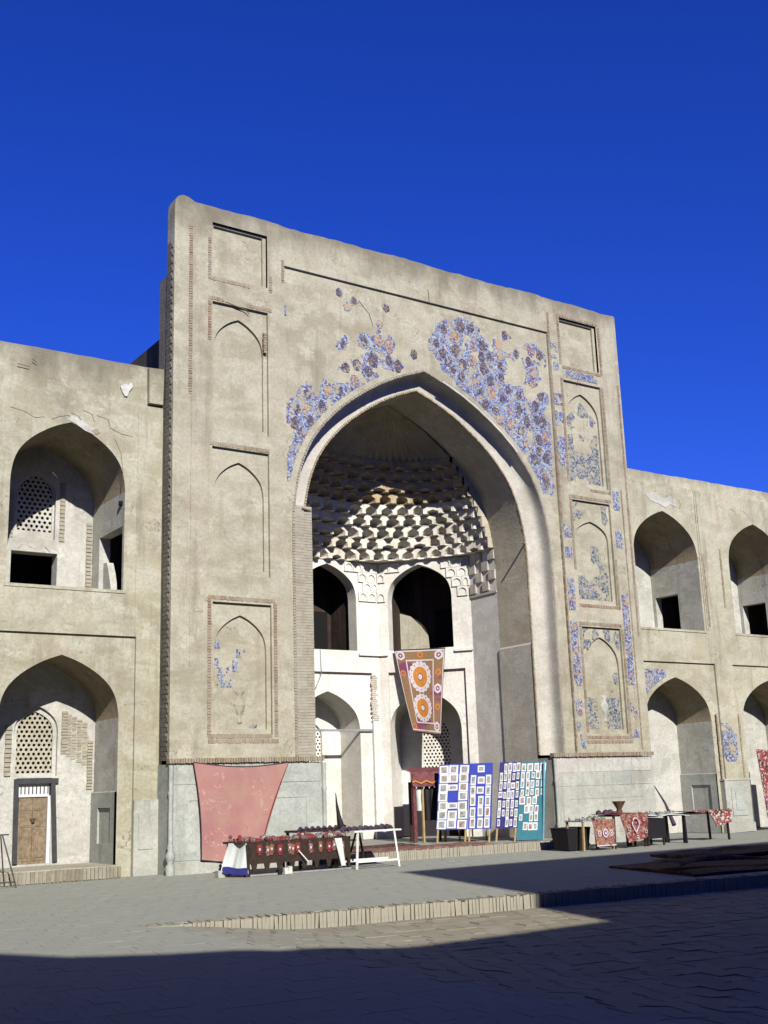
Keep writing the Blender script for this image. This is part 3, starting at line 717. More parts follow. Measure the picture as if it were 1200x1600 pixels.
# --- apse facets
XL, XR = XI-IH, XI+IH
PTS = [(XL, 1.75), (XL+.0, 2.9), (XI-1.65, 5.0), (XI+1.65, 5.0), (XR, 2.9), (XR, 1.75)]
def facet(i):
    a, b = PTS[i], PTS[i+1]; L = math.hypot(b[0]-a[0], b[1]-a[1]); an = math.atan2(b[1]-a[1], b[0]-a[0])
    return frame(a[0], a[1], an), L
def apse_side(i):
    fr, L = facet(i); s_ = MB()
    s_.sheet([(0, zf), (0, 5.12), (L, 5.12), (L, zf)], [], .0, fr); s_.sheet([(0, 5.12), (0, 7.8), (L, 7.8), (L, 5.12)], [], .0, fr)
    return s_.build('side_wall', P_white, portal)
sideL, sideR = apse_side(0), apse_side(4)
def apse_bay(i, uc):
    fr, L = facet(i)
    # lower wall, with a recessed rectangular frame that holds the arch
    fu0, fu1, fz = .25, L-.25, 4.66
    lw = MB(); bal = arch_loop(uc, .93, 5.22, 6.72, 7.66, 2); low = arch_loop(uc, 1.02, zf, 3.05, 4.14, 3)
    lw.sheet([(0, zf), (fu0, zf), (fu0, fz), (fu1, fz), (fu1, zf), (L, zf), (L, 5.14), (0, 5.14)], [], 0, fr)
    lw.reveal([(fu0, zf), (fu0, fz), (fu1, fz), (fu1, zf)], 0, .10, fr, close=False)
    lw.sheet([(fu0, zf), (low[0][0], zf)]+low[1:-1]+[(low[-1][0], zf), (fu1, zf), (fu1, fz), (fu0, fz)], [], .10, fr)
    wl = lw.build('lower_wall', P_white, portal)
    lr = MB(); lr.reveal(low, .10, 1.15, fr, close=False, smooth=True)
    bk = arch_loop(uc+.02, .40, 1.95, 2.95, 3.42, 2)
    lr.sheet([(p[0], p[1]) for p in low], [bk], 1.15, fr); lr.reveal(bk, 1.15, 1.28, fr)
    rv = lr.build('deep_recess', P_white, wl)
    lattice(fr, uc+.02, .44, 1.95, 2.95, 3.46, .105, 1.24, wl, P_white)
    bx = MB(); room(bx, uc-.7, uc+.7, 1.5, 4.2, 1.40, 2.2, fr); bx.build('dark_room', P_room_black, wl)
    da = MB(); da.box(low[0][0]+.01, low[-1][0]-.01, 1.10, 1.145, zf, 1.02, fr=fr); da.box(low[0][0]+.008, low[-1][0]-.008, 1.095, 1.146, 1.02, 1.07, 1, fr=fr)
    da.box(low[0][0]+.003, low[0][0]+.02, .12, 1.10, zf, 1.02, fr=fr); da.box(low[-1][0]-.02, low[-1][0]-.003, .12, 1.10, zf, 1.02, fr=fr)
    if i == 3: da.build('painted_dado', [P_dado, P_dadoblue], wl)
    # balcony storey
    uw = MB(); uw.sheet([(0, 5.22), (bal[0][0], 5.22)]+bal[1:-1]+[(bal[-1][0], 5.22), (L, 5.22), (L, 7.8), (0, 7.8)], [], .0, fr)
    uw.face([fr(0, 0, 5.14), fr(L, 0, 5.14), fr(L, .0, 5.22), fr(0, .0, 5.22)]); 
    uw.sheet([(bal[0][0], 5.22), (bal[0][0], 5.26), (bal[-1][0], 5.26), (bal[-1][0], 5.22)], [], .0, fr)
    uw.reveal(bal, .0, .42, fr, close=False); up = uw.build('upper_wall', P_white, portal)
    rm = MB(); u0, u1 = uc-1.0, uc+1.0
    room(rm, u0, u1, 5.22, 8.1, .40, 1.5, fr); 
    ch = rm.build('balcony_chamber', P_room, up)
    dr = MB(); dr.box(uc+.05, uc+.85, 1.44, 1.52, 5.23, 6.55, fr=fr); dr.build('inner_doorway', P_room_black, up)
    pb = MB(); pb.sheet([(u0+.02, 5.23), (u0+.02, 6.5), (u0+.35, 6.4), (uc-.35, 6.1), (uc-.14, 5.8), (uc-.10, 5.23)], [], 1.38, fr); pb.build('sunlit_patch', P_pan, up)  # pale sheet cut to the outline of the sunlit part of the back wall
    # balcony ledge moulding on the piers
    for a_, b_ in ((0, uc-.96), (uc+.96, L)):
        md = MB(); md.box(a_, b_, -.07, .05, 5.13, 5.19, fr=fr); md.build('ledge_moulding', P_white, portal)
    # rows of little arched cells in low relief
    cell = MB()
    for r in range(4):
        z0 = 6.66+r*.275; zt = z0+.268; sft = .15 if r % 2 else 0
        u = -.05-sft
        while u < L:
            a, b = max(u, .01), min(u+.29, L-.01); u += .30
            if b-a < .12: continue
            def blocked(q, z):
                w_ = abs(q-uc)
                if w_ > .95: return False
                if z < 6.72: return True
                for p, pp in zip(bal[1:-1], bal[2:]):
                    if p[0] <= q <= pp[0] and pp[0] > p[0]: return z < p[1]+(pp[1]-p[1])*(q-p[0])/(pp[0]-p[0])+.04
                return w_ < .93 and z < 6.8
            if any(blocked(q, z0) for q in (a, (a+b)/2, b)): continue
            cm = MB(); ol_ = rect(a, b, z0, zt); hw_ = (b-a)/2-.035; ni = arch_loop((a+b)/2, hw_, z0+.02, z0+.11, zt-.04, 1)
            cm.sheet(ol_, [ni], -.045, fr); cm.reveal(ol_, -.045, .0, fr); cm.reveal(ni, -.045, -.008, fr); cm.sheet(ni, [], -.008, fr)
            cm.build('niche_cell', P_white, up)
    return wl
BAY = {}
for i in (1, 2, 3):
    fr, L = facet(i); BAY[i] = apse_bay(i, {1: L/2, 2: L/2, 3: L/2-.12}[i])
# side-wall cell rows
for i, par in ((0, sideL), (4, sideR)):
    fr, L = facet(i)
    for r in range(4):
        z0 = 6.66+r*.275
        for q in range(4):
            if (q+r) % 2: continue
            a = .04+q*.28; cm = MB(); cm.box(a, a+.26, -.05, .05, z0, z0+.25, fr=fr); cm.sheet(rect(a+.05, a+.21, z0+.03, z0+.22), [], -.052, fr); cm.build('niche_block', P_jamb, par)
    cm = MB(); cm.box(0, L, -.03, .05, 6.56, 6.62, fr=fr); cm.build('ledge_moulding', P_jamb, par)
# --- muqarnas semi-dome
CX, CY = XI, 1.75
_hh = arch_half(4)
def r_of(z):
    v = (z-IZS)/(IZA-IZS)
    if v <= 0: return IH
    for a, b in zip(_hh[:-1], _hh[1:]):
        if a[1] <= v <= b[1]: return IH*(1-(a[0]+(b[0]-a[0])*(v-a[1])/(b[1]-a[1]+1e-9)))
    return 0
mus = MB()
def kd(z): return 1-.36*smooth((z-7.7)/2.6)**.8
def pol(r, t, z): return (CX+r*math.sin(t), CY+r*math.cos(t)*kd(z), z)
HP = math.pi/2
TZ = [7.78, 8.07, 8.34, 8.62, 8.88, 9.15, 9.41, 9.68, 9.94, 10.2]
TR = [r_of(z)-.02 for z in TZ]; TR = [3.24, 3.17, 3.07, 2.96, 2.83, 2.69, 2.53, 2.36, 2.17, 1.96]
dome = MB(); ts = [-HP+math.pi*k/48 for k in range(49)]
dome.grid([[pol(3.75, t, 7.785) for t in ts], [pol(TR[0], t, 7.785) for t in ts]], 0, False)
dm = dome.build('semi_dome', P_musq, portal)
for k in range(len(TZ)-1):
    z0, z1, r0, r1 = TZ[k], TZ[k+1], TR[k], TR[k+1]; ncell = (24, 21, 21, 18, 18, 16, 16, 15, 14)[k]
    kz0, kz1 = kd(z0), kd(z1); MK = P_musq if k < 5 else P_sooty_shade
    def pol(r, t, z, z0=z0, z1=z1, r0=r0, r1=r1, kz0=kz0, kz1=kz1):
        q = (r-r1)/(r0-r1); q = max(0, min(1.6, q)); return (CX+r*math.sin(t), CY+r*math.cos(t)*(kz1+(kz0-kz1)*q), z)
    bs = MB(); bs.grid([[pol(r0+.16, t_, z0) for t_ in ts], [pol(r0+.16, t_, z1) for t_ in ts]], 0, True); bs.grid([[pol(r0+.16, t_, z0) for t_ in ts], [pol(r0-.0, t_, z0) for t_ in ts]], 0, False); bs.build('tier_shell', MK, dm)
    w = math.pi/ncell; t = -HP-(w/2 if k % 2 else 0)
    while t < HP-1e-6:
        a, b = max(t, -HP), min(t+w, HP); t += w
        if b-a < .02: continue
        cm = MB(); n = 4; e = (b-a)*random.uniform(.07, .17); pa, pb = a+e, b-e; H_ = (z1-z0)*random.uniform(.76, .92); mid = (pa+pb)/2
        us = [-1+2*q/n for q in range(n+1)]; ths = [mid+(pb-pa)/2*u for u in us]
        broken = random.random() < .16; H_ *= .45 if broken else 1
        hs = [z0+H_*(.55+.45*(1-abs(u)**1.1)) for u in us]
        rows = []
        for v in (0, .35, .7, .92, 1.):
            rows.append([pol(r1+(r0-r1)*(math.sqrt(max(0, 1-v*v))-.05)*(1-abs(u)**5*.9)+.09*math.sin(math.pi*min(1, v*1.25))*(1-u*u), th, z0+(h-z0)*v) for u, th, h in zip(us, ths, hs)])
        cm.grid(rows, 0, False)
        # front frame
        cm.face([pol(r1, a, z0), pol(r1, pa, z0), pol(r1, pa, hs[0]), pol(r1, a, hs[0])]); cm.face([pol(r1, pb, z0), pol(r1, b, z0), pol(r1, b, hs[-1]), pol(r1, pb, hs[-1])])
        cm.face([pol(r1, a, hs[0]), pol(r1, pa, hs[0]), pol(r1, pa, z1), pol(r1, a, z1)]); cm.face([pol(r1, pb, hs[-1]), pol(r1, b, hs[-1]), pol(r1, b, z1), pol(r1, pb, z1)])
        cm.grid([[pol(r1, th, h) for th, h in zip(ths, hs)], [pol(r1, th, z1) for th in ths]], 0, False)
        # soffit of the pendants
        cm.grid([[pol(r0, a+(b-a)*q/n, z0) for q in range(n+1)], [rows[0][q] if 0 < q < n else pol(r1, (a if q == 0 else b), z0) for q in range(n+1)]], 0, False)
        for s_ in (pa, pb): cm.face([pol(r1, s_, z0), pol(r0-.02, s_, z0), pol(r1, s_, hs[0])])
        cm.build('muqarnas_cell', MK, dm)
for sg in (-1, 1):      # plaster lip that closes the stepped cells against the front vault
    lp = MB()
    for k in range(len(TZ)-1):
        for q in range(4):
            za_, zb_ = TZ[k]+(TZ[k+1]-TZ[k])*q/4, TZ[k]+(TZ[k+1]-TZ[k])*(q+1)/4
            lp.face([(CX+sg*(TR[k]-.10), 1.757, za_), (CX+sg*(r_of(za_)+.03), 1.757, za_), (CX+sg*(r_of(zb_)+.03), 1.757, zb_), (CX+sg*(TR[k]-.10), 1.757, zb_)])
    lp.build('vault_lip', P_band, dm)
def pol(r, t, z): return (CX+r*math.sin(t), CY+r*math.cos(t)*kd(10.2), z)
fl = MB(); nfl = 30; rows = []; R0 = TR[-1]
for q in range(12):
    v = q/11; z = 10.2+(IZA-.02-10.2)*v; r = r_of(z)-.02 if q < 11 else .01
    z2 = z
    rows.append([pol(max(.005, r*(1+(.055 if m % 2 else -.055)*(1-v*.5))), -HP+math.pi*m/(2*nfl), z2) for m in range(2*nfl+1)])
fl.grid([[pol(r_of(10.2)+.05, -HP+math.pi*m/(2*nfl), 10.2) for m in range(2*nfl+1)]]+rows, 0, False); fl.build('fluted_half_dome', plaster('fluted vault plaster', (.46, .39, .25), (.55, .47, .31), (.60, .53, .38), stain=(.25, .19, .10), stain_amt=.4, crack=False), portal)
mb = MB(); _al = arch_loop(XI, IH+.0, 7.3, IZS, IZA, 4); mb.sheet([(XI-4.2, 7.3)]+_al+[(XI+4.2, 7.3), (XI+4.2, 12), (XI-4.2, 12)], [], 1.752); mb.build('dome_front_rim', P_sooty_shade, portal)
# --- tie bar with its cable, iron hooks
mb = MB(); fr2, L2 = facet(2)
mb.box(.25, L2-.26, .03, .09, 3.06, 3.12, fr=fr2); mb.build('tie_bar', M_grey, portal)
mb = MB(); mb.tube([(6.55, 4.99, 5.25), (6.56, 4.96, 4.6), (6.42, 4.97, 4.3), (6.35, 5.3, 3.9), (6.2, 5.6, 3.2)], .012); mb.build('hanging_cable', M_cablegrey, portal)
mb = MB(); mb.tube([(3.18, .02, 7.74), (3.46, .10, 7.72)], .022); mb.build('timber_peg', M_wood, portal)
mb = MB(); mb.tube([(9.84, .22, 7.6), (10.19, .5, 7.64)], .025); mb.build('timber_peg', M_wood, portal)
# --- plinth blocks
def plinth(x0, x1, side):
    b = MB(); yf = -.10; zt = 2.12; yb = 1.75
    b.sheet([(x0, 0), (x0, zt), (x1, zt), (x1, 0)], [], yf)
    b.face([(x1, yf, 0), (x1, yf, zt), (x1, yb, zt), (x1, yb, 0)][::-1]); b.face([(x0, yf, 0), (x0, yb, 0), (x0, yb, zt), (x0, yf, zt)])
    b.face([(x0, yf, zt), (x0, yb, zt), (x1, yb, zt), (x1, yf, zt)][::-1]); pl = b.build('plinth', P_stone if side == 0 else P_stone2, portal)
    s_ = MB(); s_.box(x0-.02, x1+.02, yf-.05, yf-.001, 0, .22, j=.004); s_.build('base_course', P_stone2, pl)
    rows_ = (((1.76, 2.09, 5), (1.42, 1.74, 4), (.26, 1.40, 1)) if side else ((1.72, 2.09, 3), (.26, 1.70, 1)))
    for z0, z1, n in rows_:
        w = (x1-x0-.16)/n; cuts = [x0+.08]+[x0+.08+w*(m+random.uniform(-.12, .12)) for m in range(1, n)]+[x1-.08]
        for a, c_ in zip(cuts[:-1], cuts[1:]):
            mt = {0: P_stone, 1: random.choice([P_stone2, P_back, P_back]) if z0 > 1.7 else random.choice([P_stone, P_stone2])}[side]
            c = MB(); d = yf-.012+random.uniform(-.004, .004)
            if n > 1: c.box(a+.004, c_-.004, d, yf+.01, z0, z1, j=.003)
            else:
                for (p0, p1) in (((a, c_)),) if 0 else ((a, c_),):
                    hl = rect(p0+.34, p1-.34, z0+.20, z1-.30); c.sheet(rect(p0, p1, z0, z1), [hl], d); c.reveal(rect(p0, p1, z0, z1), d, yf+.01); c.reveal(hl, d, d+.022); c.sheet(hl, [], d+.022)
                    h2 = rect(p0+.55, p1-.55, z0+.34, z1-.44); c.sheet(h2, [], d+.010); c.reveal(h2, d+.010, d+.022)
            c.build('stone_slab', mt, pl)
    bb = MB(); bricks_line(bb, (x0-.03, 2.18), (x1+.03, 2.18), .10, d0=yf-.06, d1=.0); bb.build('coping_bricks', B_facade, pl, kind='stuff')
    for cxp in ((x0-.0, x1) if side == 0 else (x0+.0,)):
        co = MB(); co.lathe((cxp+.02, yf-.02, 0), [(.09, .0), (.09, .18), (.05, .22), (.09, .30), (.10, .38), (.05, .47), (.07, .52), (.045, .60), (.045, 1.5), (.06, 1.55), (.045, 1.62), (.05, 2.1)], 12)
        co.build('corner_colonette', P_stone, pl)
plinth(-.03, 3.50, 0); plinth(10.16, 13.62, 1)
# --- raised iwan floor with soldier-brick edge
mb = MB(); fy = -.78
mb.box(3.55, 10.12, fy+.04, 5.0, -.02, .195); mb.build('iwan_floor', G_dust, kind='structure')
iw = bpy.data.objects['iwan_floor']
x = 3.55
while x < 10.1:
    o = bpy.data.objects.new('edge_brick', random.choice(meshes)); C.objects.link(o); o.parent = iw
    o.location = (x+.03, fy+random.uniform(-.008, .008), .20+random.uniform(-.008, .004)); o.rotation_euler = (0, random.uniform(-.04, .04), random.uniform(-.03, .03)); x += .055
tst = MB()
for i in range(24):
    for j in range(20):
        a = 3.6+i*.27+(.13 if j % 2 else 0); b = fy+.26+j*.27
        if a > 9.9 or b > 2.6: continue
        tst.box(a, a+.262, b, b+.262, .19, .2+random.uniform(-.002, .003), j=.002)
tst.build('paving_bricks', B_pave2, iw, kind='stuff')

# ================================================================ WINGS
WY = .50
def wing(name, label, bays, x0, x1, ztop, pitchless, flip=None):
    T = thing(name, ((x0+x1)/2, WY, 0), label, 'arcade')
    par = 9.74 if x0 < 5 else 9.92
    outline = [(x0, 0)]; lowloops = []; holes = []
    wall = MB()
    # bottom edge is notched by the lower frames
    pts = [(x0, 0)]
    for bx, hw in bays:
        fl_, fr_ = bx-hw-.32, bx+hw+.30
        if name == 'arcade_wing' and fl_ < x0: fl_ = x0+.01
        pts += [(fl_, 0), (fl_, 4.72), (fr_, 4.72), (fr_, 0)]
        holes.append(arch_loop(bx, hw, 5.66, 7.78, 9.12, 3))
    pts += [(x1, 0), (x1, par), (x0, par)]
    wall.sheet(pts, holes, WY)
    topl = []; x = x0
    while x < x1: topl.append((x, ztop+random.uniform(-.012, .012))); x += .3
    topl.append((x1, ztop))
    wall.sheet([(x0, par), (x1, par)]+topl[::-1], [], WY+.07)
    wall.face([(x0, WY, par), (x1, WY, par), (x1, WY+.07, par+.03), (x0, WY+.07, par+.03)])
    for a, b in zip(topl[:-1], topl[1:]): wall.face([(a[0], WY+.07, a[1]), (b[0], WY+.07, b[1]), (b[0], WY+.9, b[1]), (a[0], WY+.9, a[1])])
    for bx, hw in bays:
        fl_, fr_ = bx-hw-.32, bx+hw+.30; lo = arch_loop(bx-.02, hw, 0, 3.08, 4.30, 3)
        wall.reveal([(fl_, 0), (fl_, 4.72), (fr_, 4.72), (fr_, 0)], WY, WY+.06, close=False)
        wall.sheet([(fl_, 0), (lo[0][0], 0)]+lo[1:-1]+[(lo[-1][0], 0), (fr_, 0), (fr_, 4.72), (fl_, 4.72)], [], WY+.06)
    wall.build('front_wall', P_wing, T)
    bk = MB(); bk.face([(x0, WY+.9, ztop), (x1, WY+.9, ztop), (x1, 8, ztop-.3), (x0, 8, ztop-.3)])
    for xx in (x0, x1): bk.face([(xx, WY+.9, 0), (xx, 8, 0), (xx, 8, ztop-.3), (xx, WY+.9, ztop)])
    bk.face([(x0, 8, 0), (x1, 8, 0), (x1, 8, ztop-.3), (x0, 8, ztop-.3)]); bk.build('rear_wall', P_wing, T)
    for n, (bx, hw) in enumerate(bays):
        # ---- upper niche
        Y1 = WY+1.9; up = arch_loop(bx, hw, 5.66, 7.78, 9.12, 3)
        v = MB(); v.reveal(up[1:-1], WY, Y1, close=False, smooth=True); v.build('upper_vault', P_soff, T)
        s_ = MB(); frR = side_frame(bx+hw, 1); frL = side_frame(bx-hw, -1); dz0, dz1 = 5.66, (7.05 if x0 < 5 else 6.90)
        da_, db_ = (.10, 1.45) if x0 < 5 else (.88, 1.78)
        dh = [(WY+da_, 5.66), (WY+da_, dz1), (WY+db_, dz1), (WY+db_, 5.66)]
        s_.sheet([(WY, 5.66), dh[0], dh[1], dh[2], dh[3], (Y1, 5.66), (Y1, 7.78), (WY, 7.78)], [], 0, frR)
        s_.reveal(dh, 0, .25, frR, close=False)
        s_.sheet([(WY, 5.66), (Y1, 5.66), (Y1, 7.78), (WY, 7.78)], [], 0, frL)
        s_.face([(bx-hw, WY, 5.66), (bx+hw, WY, 5.66), (bx+hw, Y1, 5.66), (bx-hw, Y1, 5.66)])
        s_.build('upper_niche_wall', P_back, T)
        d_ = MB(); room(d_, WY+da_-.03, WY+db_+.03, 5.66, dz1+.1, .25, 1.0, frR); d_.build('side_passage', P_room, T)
        # low curved stub wall in the side doorway
        c_ = MB(); pr = [(WY+1.45, 5.66), (WY+1.45, 6.5), (WY+1.25, 6.48), (WY+1.12, 6.25), (WY+1.0, 5.95), (WY+.92, 5.66)]
        c_.sheet(pr, [], .10, frR); c_.reveal(pr, .10, .25, frR)
        if x0 < 5: c_.build('stub_wall', P_back, T)
        b_ = MB(); bl = arch_loop(bx-.07, .42, 7.02, 7.98, 8.52, 2); do = rect(bx-.58, bx+.42, 5.70, 6.72)
        b_.sheet(up, [bl, do] if x0 < 5 else [], Y1)
        if x0 < 5: b_.reveal(bl, Y1, Y1+.10); b_.reveal(do, Y1, Y1+.35)
        b_.build('upper_back_wall', P_back, T)
        if x0 > 5:
            ph = MB(); ph.box(bx-.95, bx-.83, Y1-.02, Y1+.05, 7.78, 7.92); ph.build('putlog_hole', P_room_black, T)
        if x0 < 5:
            f_ = MB(); bl2 = arch_loop(bx-.07, .375, 7.20, 7.98, 8.46, 2); f_.sheet(bl, [bl2], Y1+.10); f_.reveal(bl2, Y1+.10, Y1+.13)
            wf = f_.build('window_frame', P_back, T)
            lattice(F0, bx-.07, .375, 7.20, 7.98, 8.46, .115, Y1+.13, wf, P_back)
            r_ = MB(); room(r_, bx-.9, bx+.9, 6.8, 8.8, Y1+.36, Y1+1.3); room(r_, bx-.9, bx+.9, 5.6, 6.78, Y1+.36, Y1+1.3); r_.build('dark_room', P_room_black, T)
            q_ = MB(); bricks_line(q_, (bx+.50, 7.0), (bx+.50, 8.35), .12, pitch=.085, d0=Y1-.02, d1=Y1+.02); bricks_line(q_, (bx-.62, 7.0), (bx-.62, 8.0), .12, pitch=.085, d0=Y1-.02, d1=Y1+.02)
            bricks_line(q_, (bx+hw-.08, 5.7), (bx+hw-.08, 7.5), .13, pitch=.085, d0=Y1-.025, d1=Y1+.02); q_.build('brick_jamb', B_lime, T, kind='stuff')
        sl_ = MB(); sl_.box(bx-hw-.03, bx+hw+.05, WY-.02, WY+.10, 5.60, 5.66, j=.004); sl_.build('sill', P_wing, T)
        # ---- lower niche
        Y2 = WY+1.38; lo = arch_loop(bx-.02, hw, 0, 3.08, 4.30, 3)
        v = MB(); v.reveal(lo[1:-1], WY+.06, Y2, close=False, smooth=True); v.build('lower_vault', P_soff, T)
        for sg, sf in ((1, side_frame(bx-.02+hw, 1)), (-1, side_frame(bx-.02-hw, -1))):
            s_ = MB()
            pn_ = rect(WY+.28, WY+.98, .62, 1.32)
            s_.sheet([(WY+.06, 0), (Y2, 0), (Y2, 1.62), (WY+.06, 1.62)], [pn_], -.05, sf, 1); s_.reveal(pn_, -.05, -.01, sf, 1); s_.sheet(pn_, [], -.01, sf, 1)
            s_.sheet([(WY+.06, 1.62), (Y2, 1.62), (Y2, 3.08), (WY+.06, 3.08)], [], 0, sf)
            s_.face([sf(WY+.06, -.05, 1.62), sf(Y2, -.05, 1.62), sf(Y2, 0, 1.64), sf(WY+.06, 0, 1.64)], 1); s_.build('lower_niche_wall', [P_back, P_stone], T)

        b_ = MB(); bl = arch_loop(bx-.06, .45, 1.98, 2.86, 3.40, 2); do = rect(bx-.42, bx+.30, .28, 1.95)
        left_w = x0 < 5
        if left_w: b_.sheet(lo, [bl, do], Y2); b_.reveal(bl, Y2, Y2+.08); b_.reveal(do, Y2, Y2+.12)
        else: b_.sheet(lo, [], Y2)
        b_.build('lower_back_wall', P_back, T)
        if left_w:
            f_ = MB(); bl2 = arch_loop(bx-.06, .37, 2.05, 2.86, 3.28, 2); f_.sheet(bl, [bl2], Y2+.08); f_.reveal(bl2, Y2+.08, Y2+.11); wf = f_.build('window_frame', P_back, T)
            lattice(F0, bx-.06, .37, 2.05, 2.86, 3.28, .104, Y2+.11, wf, P_pan)
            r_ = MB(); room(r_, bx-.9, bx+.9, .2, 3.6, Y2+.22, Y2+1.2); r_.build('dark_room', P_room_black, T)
            q_ = MB()   # bare rubble brick above the limewash
            for zz in range(24):
                z = 2.2+zz*.055; xx = bx+.46
                while xx < bx+1.0:
                    lim = 3.55-abs(xx-bx)*.55
                    if z < lim and (z > 2.5+.9*nz(xx, z, 2., 5)): q_.box(xx, xx+.10, Y2-.008+random.uniform(-.008, .004), Y2+.02, z, z+.045, j=.006)
                    xx += .112
            bricks_line(q_, (bx+.53, 2.5), (bx+.53, 3.3), .13, pitch=.06, d0=Y2-.03, d1=Y2+.02); bricks_line(q_, (bx+hw-.12, 1.7), (bx+hw-.12, 2.7), .12, pitch=.06, d0=Y2-.03, d1=Y2+.02); bricks_line(q_, (bx-.62, 2.0), (bx-.62, 3.0), .13, pitch=.085, d0=Y2-.03, d1=Y2+.02)
            q_.build('bare_bricks', B_lime, T, kind='stuff')
            # door
            yd = Y2+.05; dt = MB(); dt.box(bx-.42, bx+.30, yd, yd+.06, .28, 1.95); 
            dr = MB(); dr.box(bx-.40, bx+.28, yd-.01, yd+.05, .28, .34)
            dd = dr.build('door', M_wood, T)
            for s2, (a, b) in enumerate(((bx-.345, bx-.066), (bx-.058, bx+.221))):
                lf = MB(); lf.box(a, b, yd-.02, yd+.02, .34, 1.56)
                hn = [(.40, .95), (1.0, 1.28), (1.32, 1.50)]
                lf.build('door_leaf', M_wood, dd)
                for z0, z1 in hn:
                    pp = MB(); pp.box(a+.04, b-.04, yd-.032, yd-.018, z0, z1); pp.box(a+.07, b-.07, yd-.04, yd-.03, z0+.03, z1-.03); pp.build('door_panel', M_wood, dd)
            kn = MB(); kn.lathe((bx-.062, yd-.05, 1.10), [(.015, -.03), (.035, -.01), (.035, .02), (.012, .035)], 8); kn.box(bx-.12, bx+.0, yd-.04, yd-.02, 1.12, 1.16); kn.build('door_knocker', M_copper, dd)
            hd = MB()
            hd.prism((bx-.405, Y2-.02, .30), (bx-.43, Y2-.02, 1.93), .07, .09, 0); hd.prism((bx+.40, Y2-.02, .30), (bx+.31, Y2-.02, 1.93), .07, .09, 0)
            hd.box(bx-.47, bx+.42, Y2-.06, Y2+.06, 1.84, 1.94); hd.build('door_frame', M_metal, T)
            tr = MB(); tr.box(bx-.36, bx+.26, yd-.01, yd+.03, 1.58, 1.84)
            tr.box(bx+.235, bx+.36, yd-.03, yd+.03, .28, 1.6)
            fb = tr.build('fanlight_board', M_card, T)
            for m in range(8):
                sp_ = MB(); xx = bx-.32+m*.078; sp_.box(xx, xx+.02, yd-.02, yd-.008, 1.64, 1.78); sp_.build('spindle', M_dwood, fb)
            st = MB(); st.box(bx-hw+.0, bx+hw-.05, WY-.25, Y2+.1, 0, .24); ss = st.build('door_step', P_pan, T)
            bb = MB(); bricks_line(bb, (bx-hw, .12), (bx+hw-.02, .12), .22, pitch=.075, d0=WY-.28, d1=WY-.2); bb.build('step_bricks', B_kerb, ss, kind='stuff')
        # small round putlog holes
        for hx, hy, hz in (((bx+hw, WY+.12, 7.55),) if x0 < 5 else ()):
            ph = MB(); ph.lathe((hx-.02, hy+.05, hz), [(.001, -.05), (.055, -.045), (.055, .045), (.001, .05)], 8); ph.build('putlog_hole', P_room_black, T)
    return T
lw = wing('arcade_wing', 'two storey plastered arcade wing left of the portal, with lattice windows and carved door', [(-10.25, 1.2), (-6.15, 1.2), (-2.04, 1.2)], -13, -.01, 10.66, 0)
rw = wing('arcade_wing', 'two storey plastered arcade wing right of the portal, with a patch of blue tile', [(15.56, 1.33), (19.60, 1.33), (23.64, 1.33)], PW+.01, 28, 10.27, 0)
# left wing end pilaster, pilaster groove and cracks
mb = MB(); mb.box(-.36, -.03, WY-.06, WY+.5, 9.80, 10.62, j=.01); mb.build('parapet_stub', P_wing, lw)
mb = MB(); mb.box(-.575, -.555, WY-.012, WY+.01, 4.75, 9.7); mb.build('plaster_arris', P_wing, lw)
mb = MB()
rr = [(-3.2, 0), (-2.6, .05), (-1.8, .02)]
# stone pier bases
for (a, b, par) in ((-.55, -.03, lw), (PW+.02, 13.92, rw)):
    mb = MB(); mb.box(a, b, WY-.06, WY+.4, 0, 1.45, j=.01); mb.box(a+.1, b-.1, WY-.075, WY-.05, .5, 1.2); mb.build('stone_base', P_stone2, par)
for px in (17.0, 21.2):
    mb = MB(); mb.box(px-.02, px+1.05, WY-.10, WY+.4, 0, 1.42, j=.01); mb.box(px-.06, px+1.1, WY-.13, WY+.3, 0, .25, j=.01); mb.box(px-.04, px+1.07, WY-.12, WY+.3, 1.42, 1.47, j=.01)
    b = mb.build('stone_base', P_stone2, rw)
    mb = MB(); mb.box(px+.2, px+.85, WY-.125, WY-.09, .45, 1.25); mb.box(px+.35, px+.70, WY-.14, WY-.12, .6, 1.1); mb.build('raised_panel', P_stone, b)
    for q in range(2):
        mb = MB(); bricks_line(mb, (px+.04+q*.95, 1.5), (px+.04+q*.95, 3.3), .07, pitch=.07, d0=WY-.012, d1=WY+.02); mb.build('brick_edging', B_facade, rw, kind='stuff')
for a in (16.98, 17.06):
    mb = MB(); mb.box(a-.015, a+.015, WY-.02, WY+.02, 5.7 if a < 17 else 5.7, 9.9); mb.build('plaster_arris', P_wing, rw)
mb = MB(); bricks_line(mb, (17.13, 5.8), (17.13, 7.9), .08, d0=WY-.012, d1=WY+.02); bricks_line(mb, (17.9, 6.4), (17.9, 8.2), .08, d0=WY-.012, d1=WY+.02); bricks_line(mb, (13.86, 6.2), (13.86, 8.9), .07, d0=WY-.012, d1=WY+.02); mb.build('brick_edging', B_facade, rw, kind='stuff')
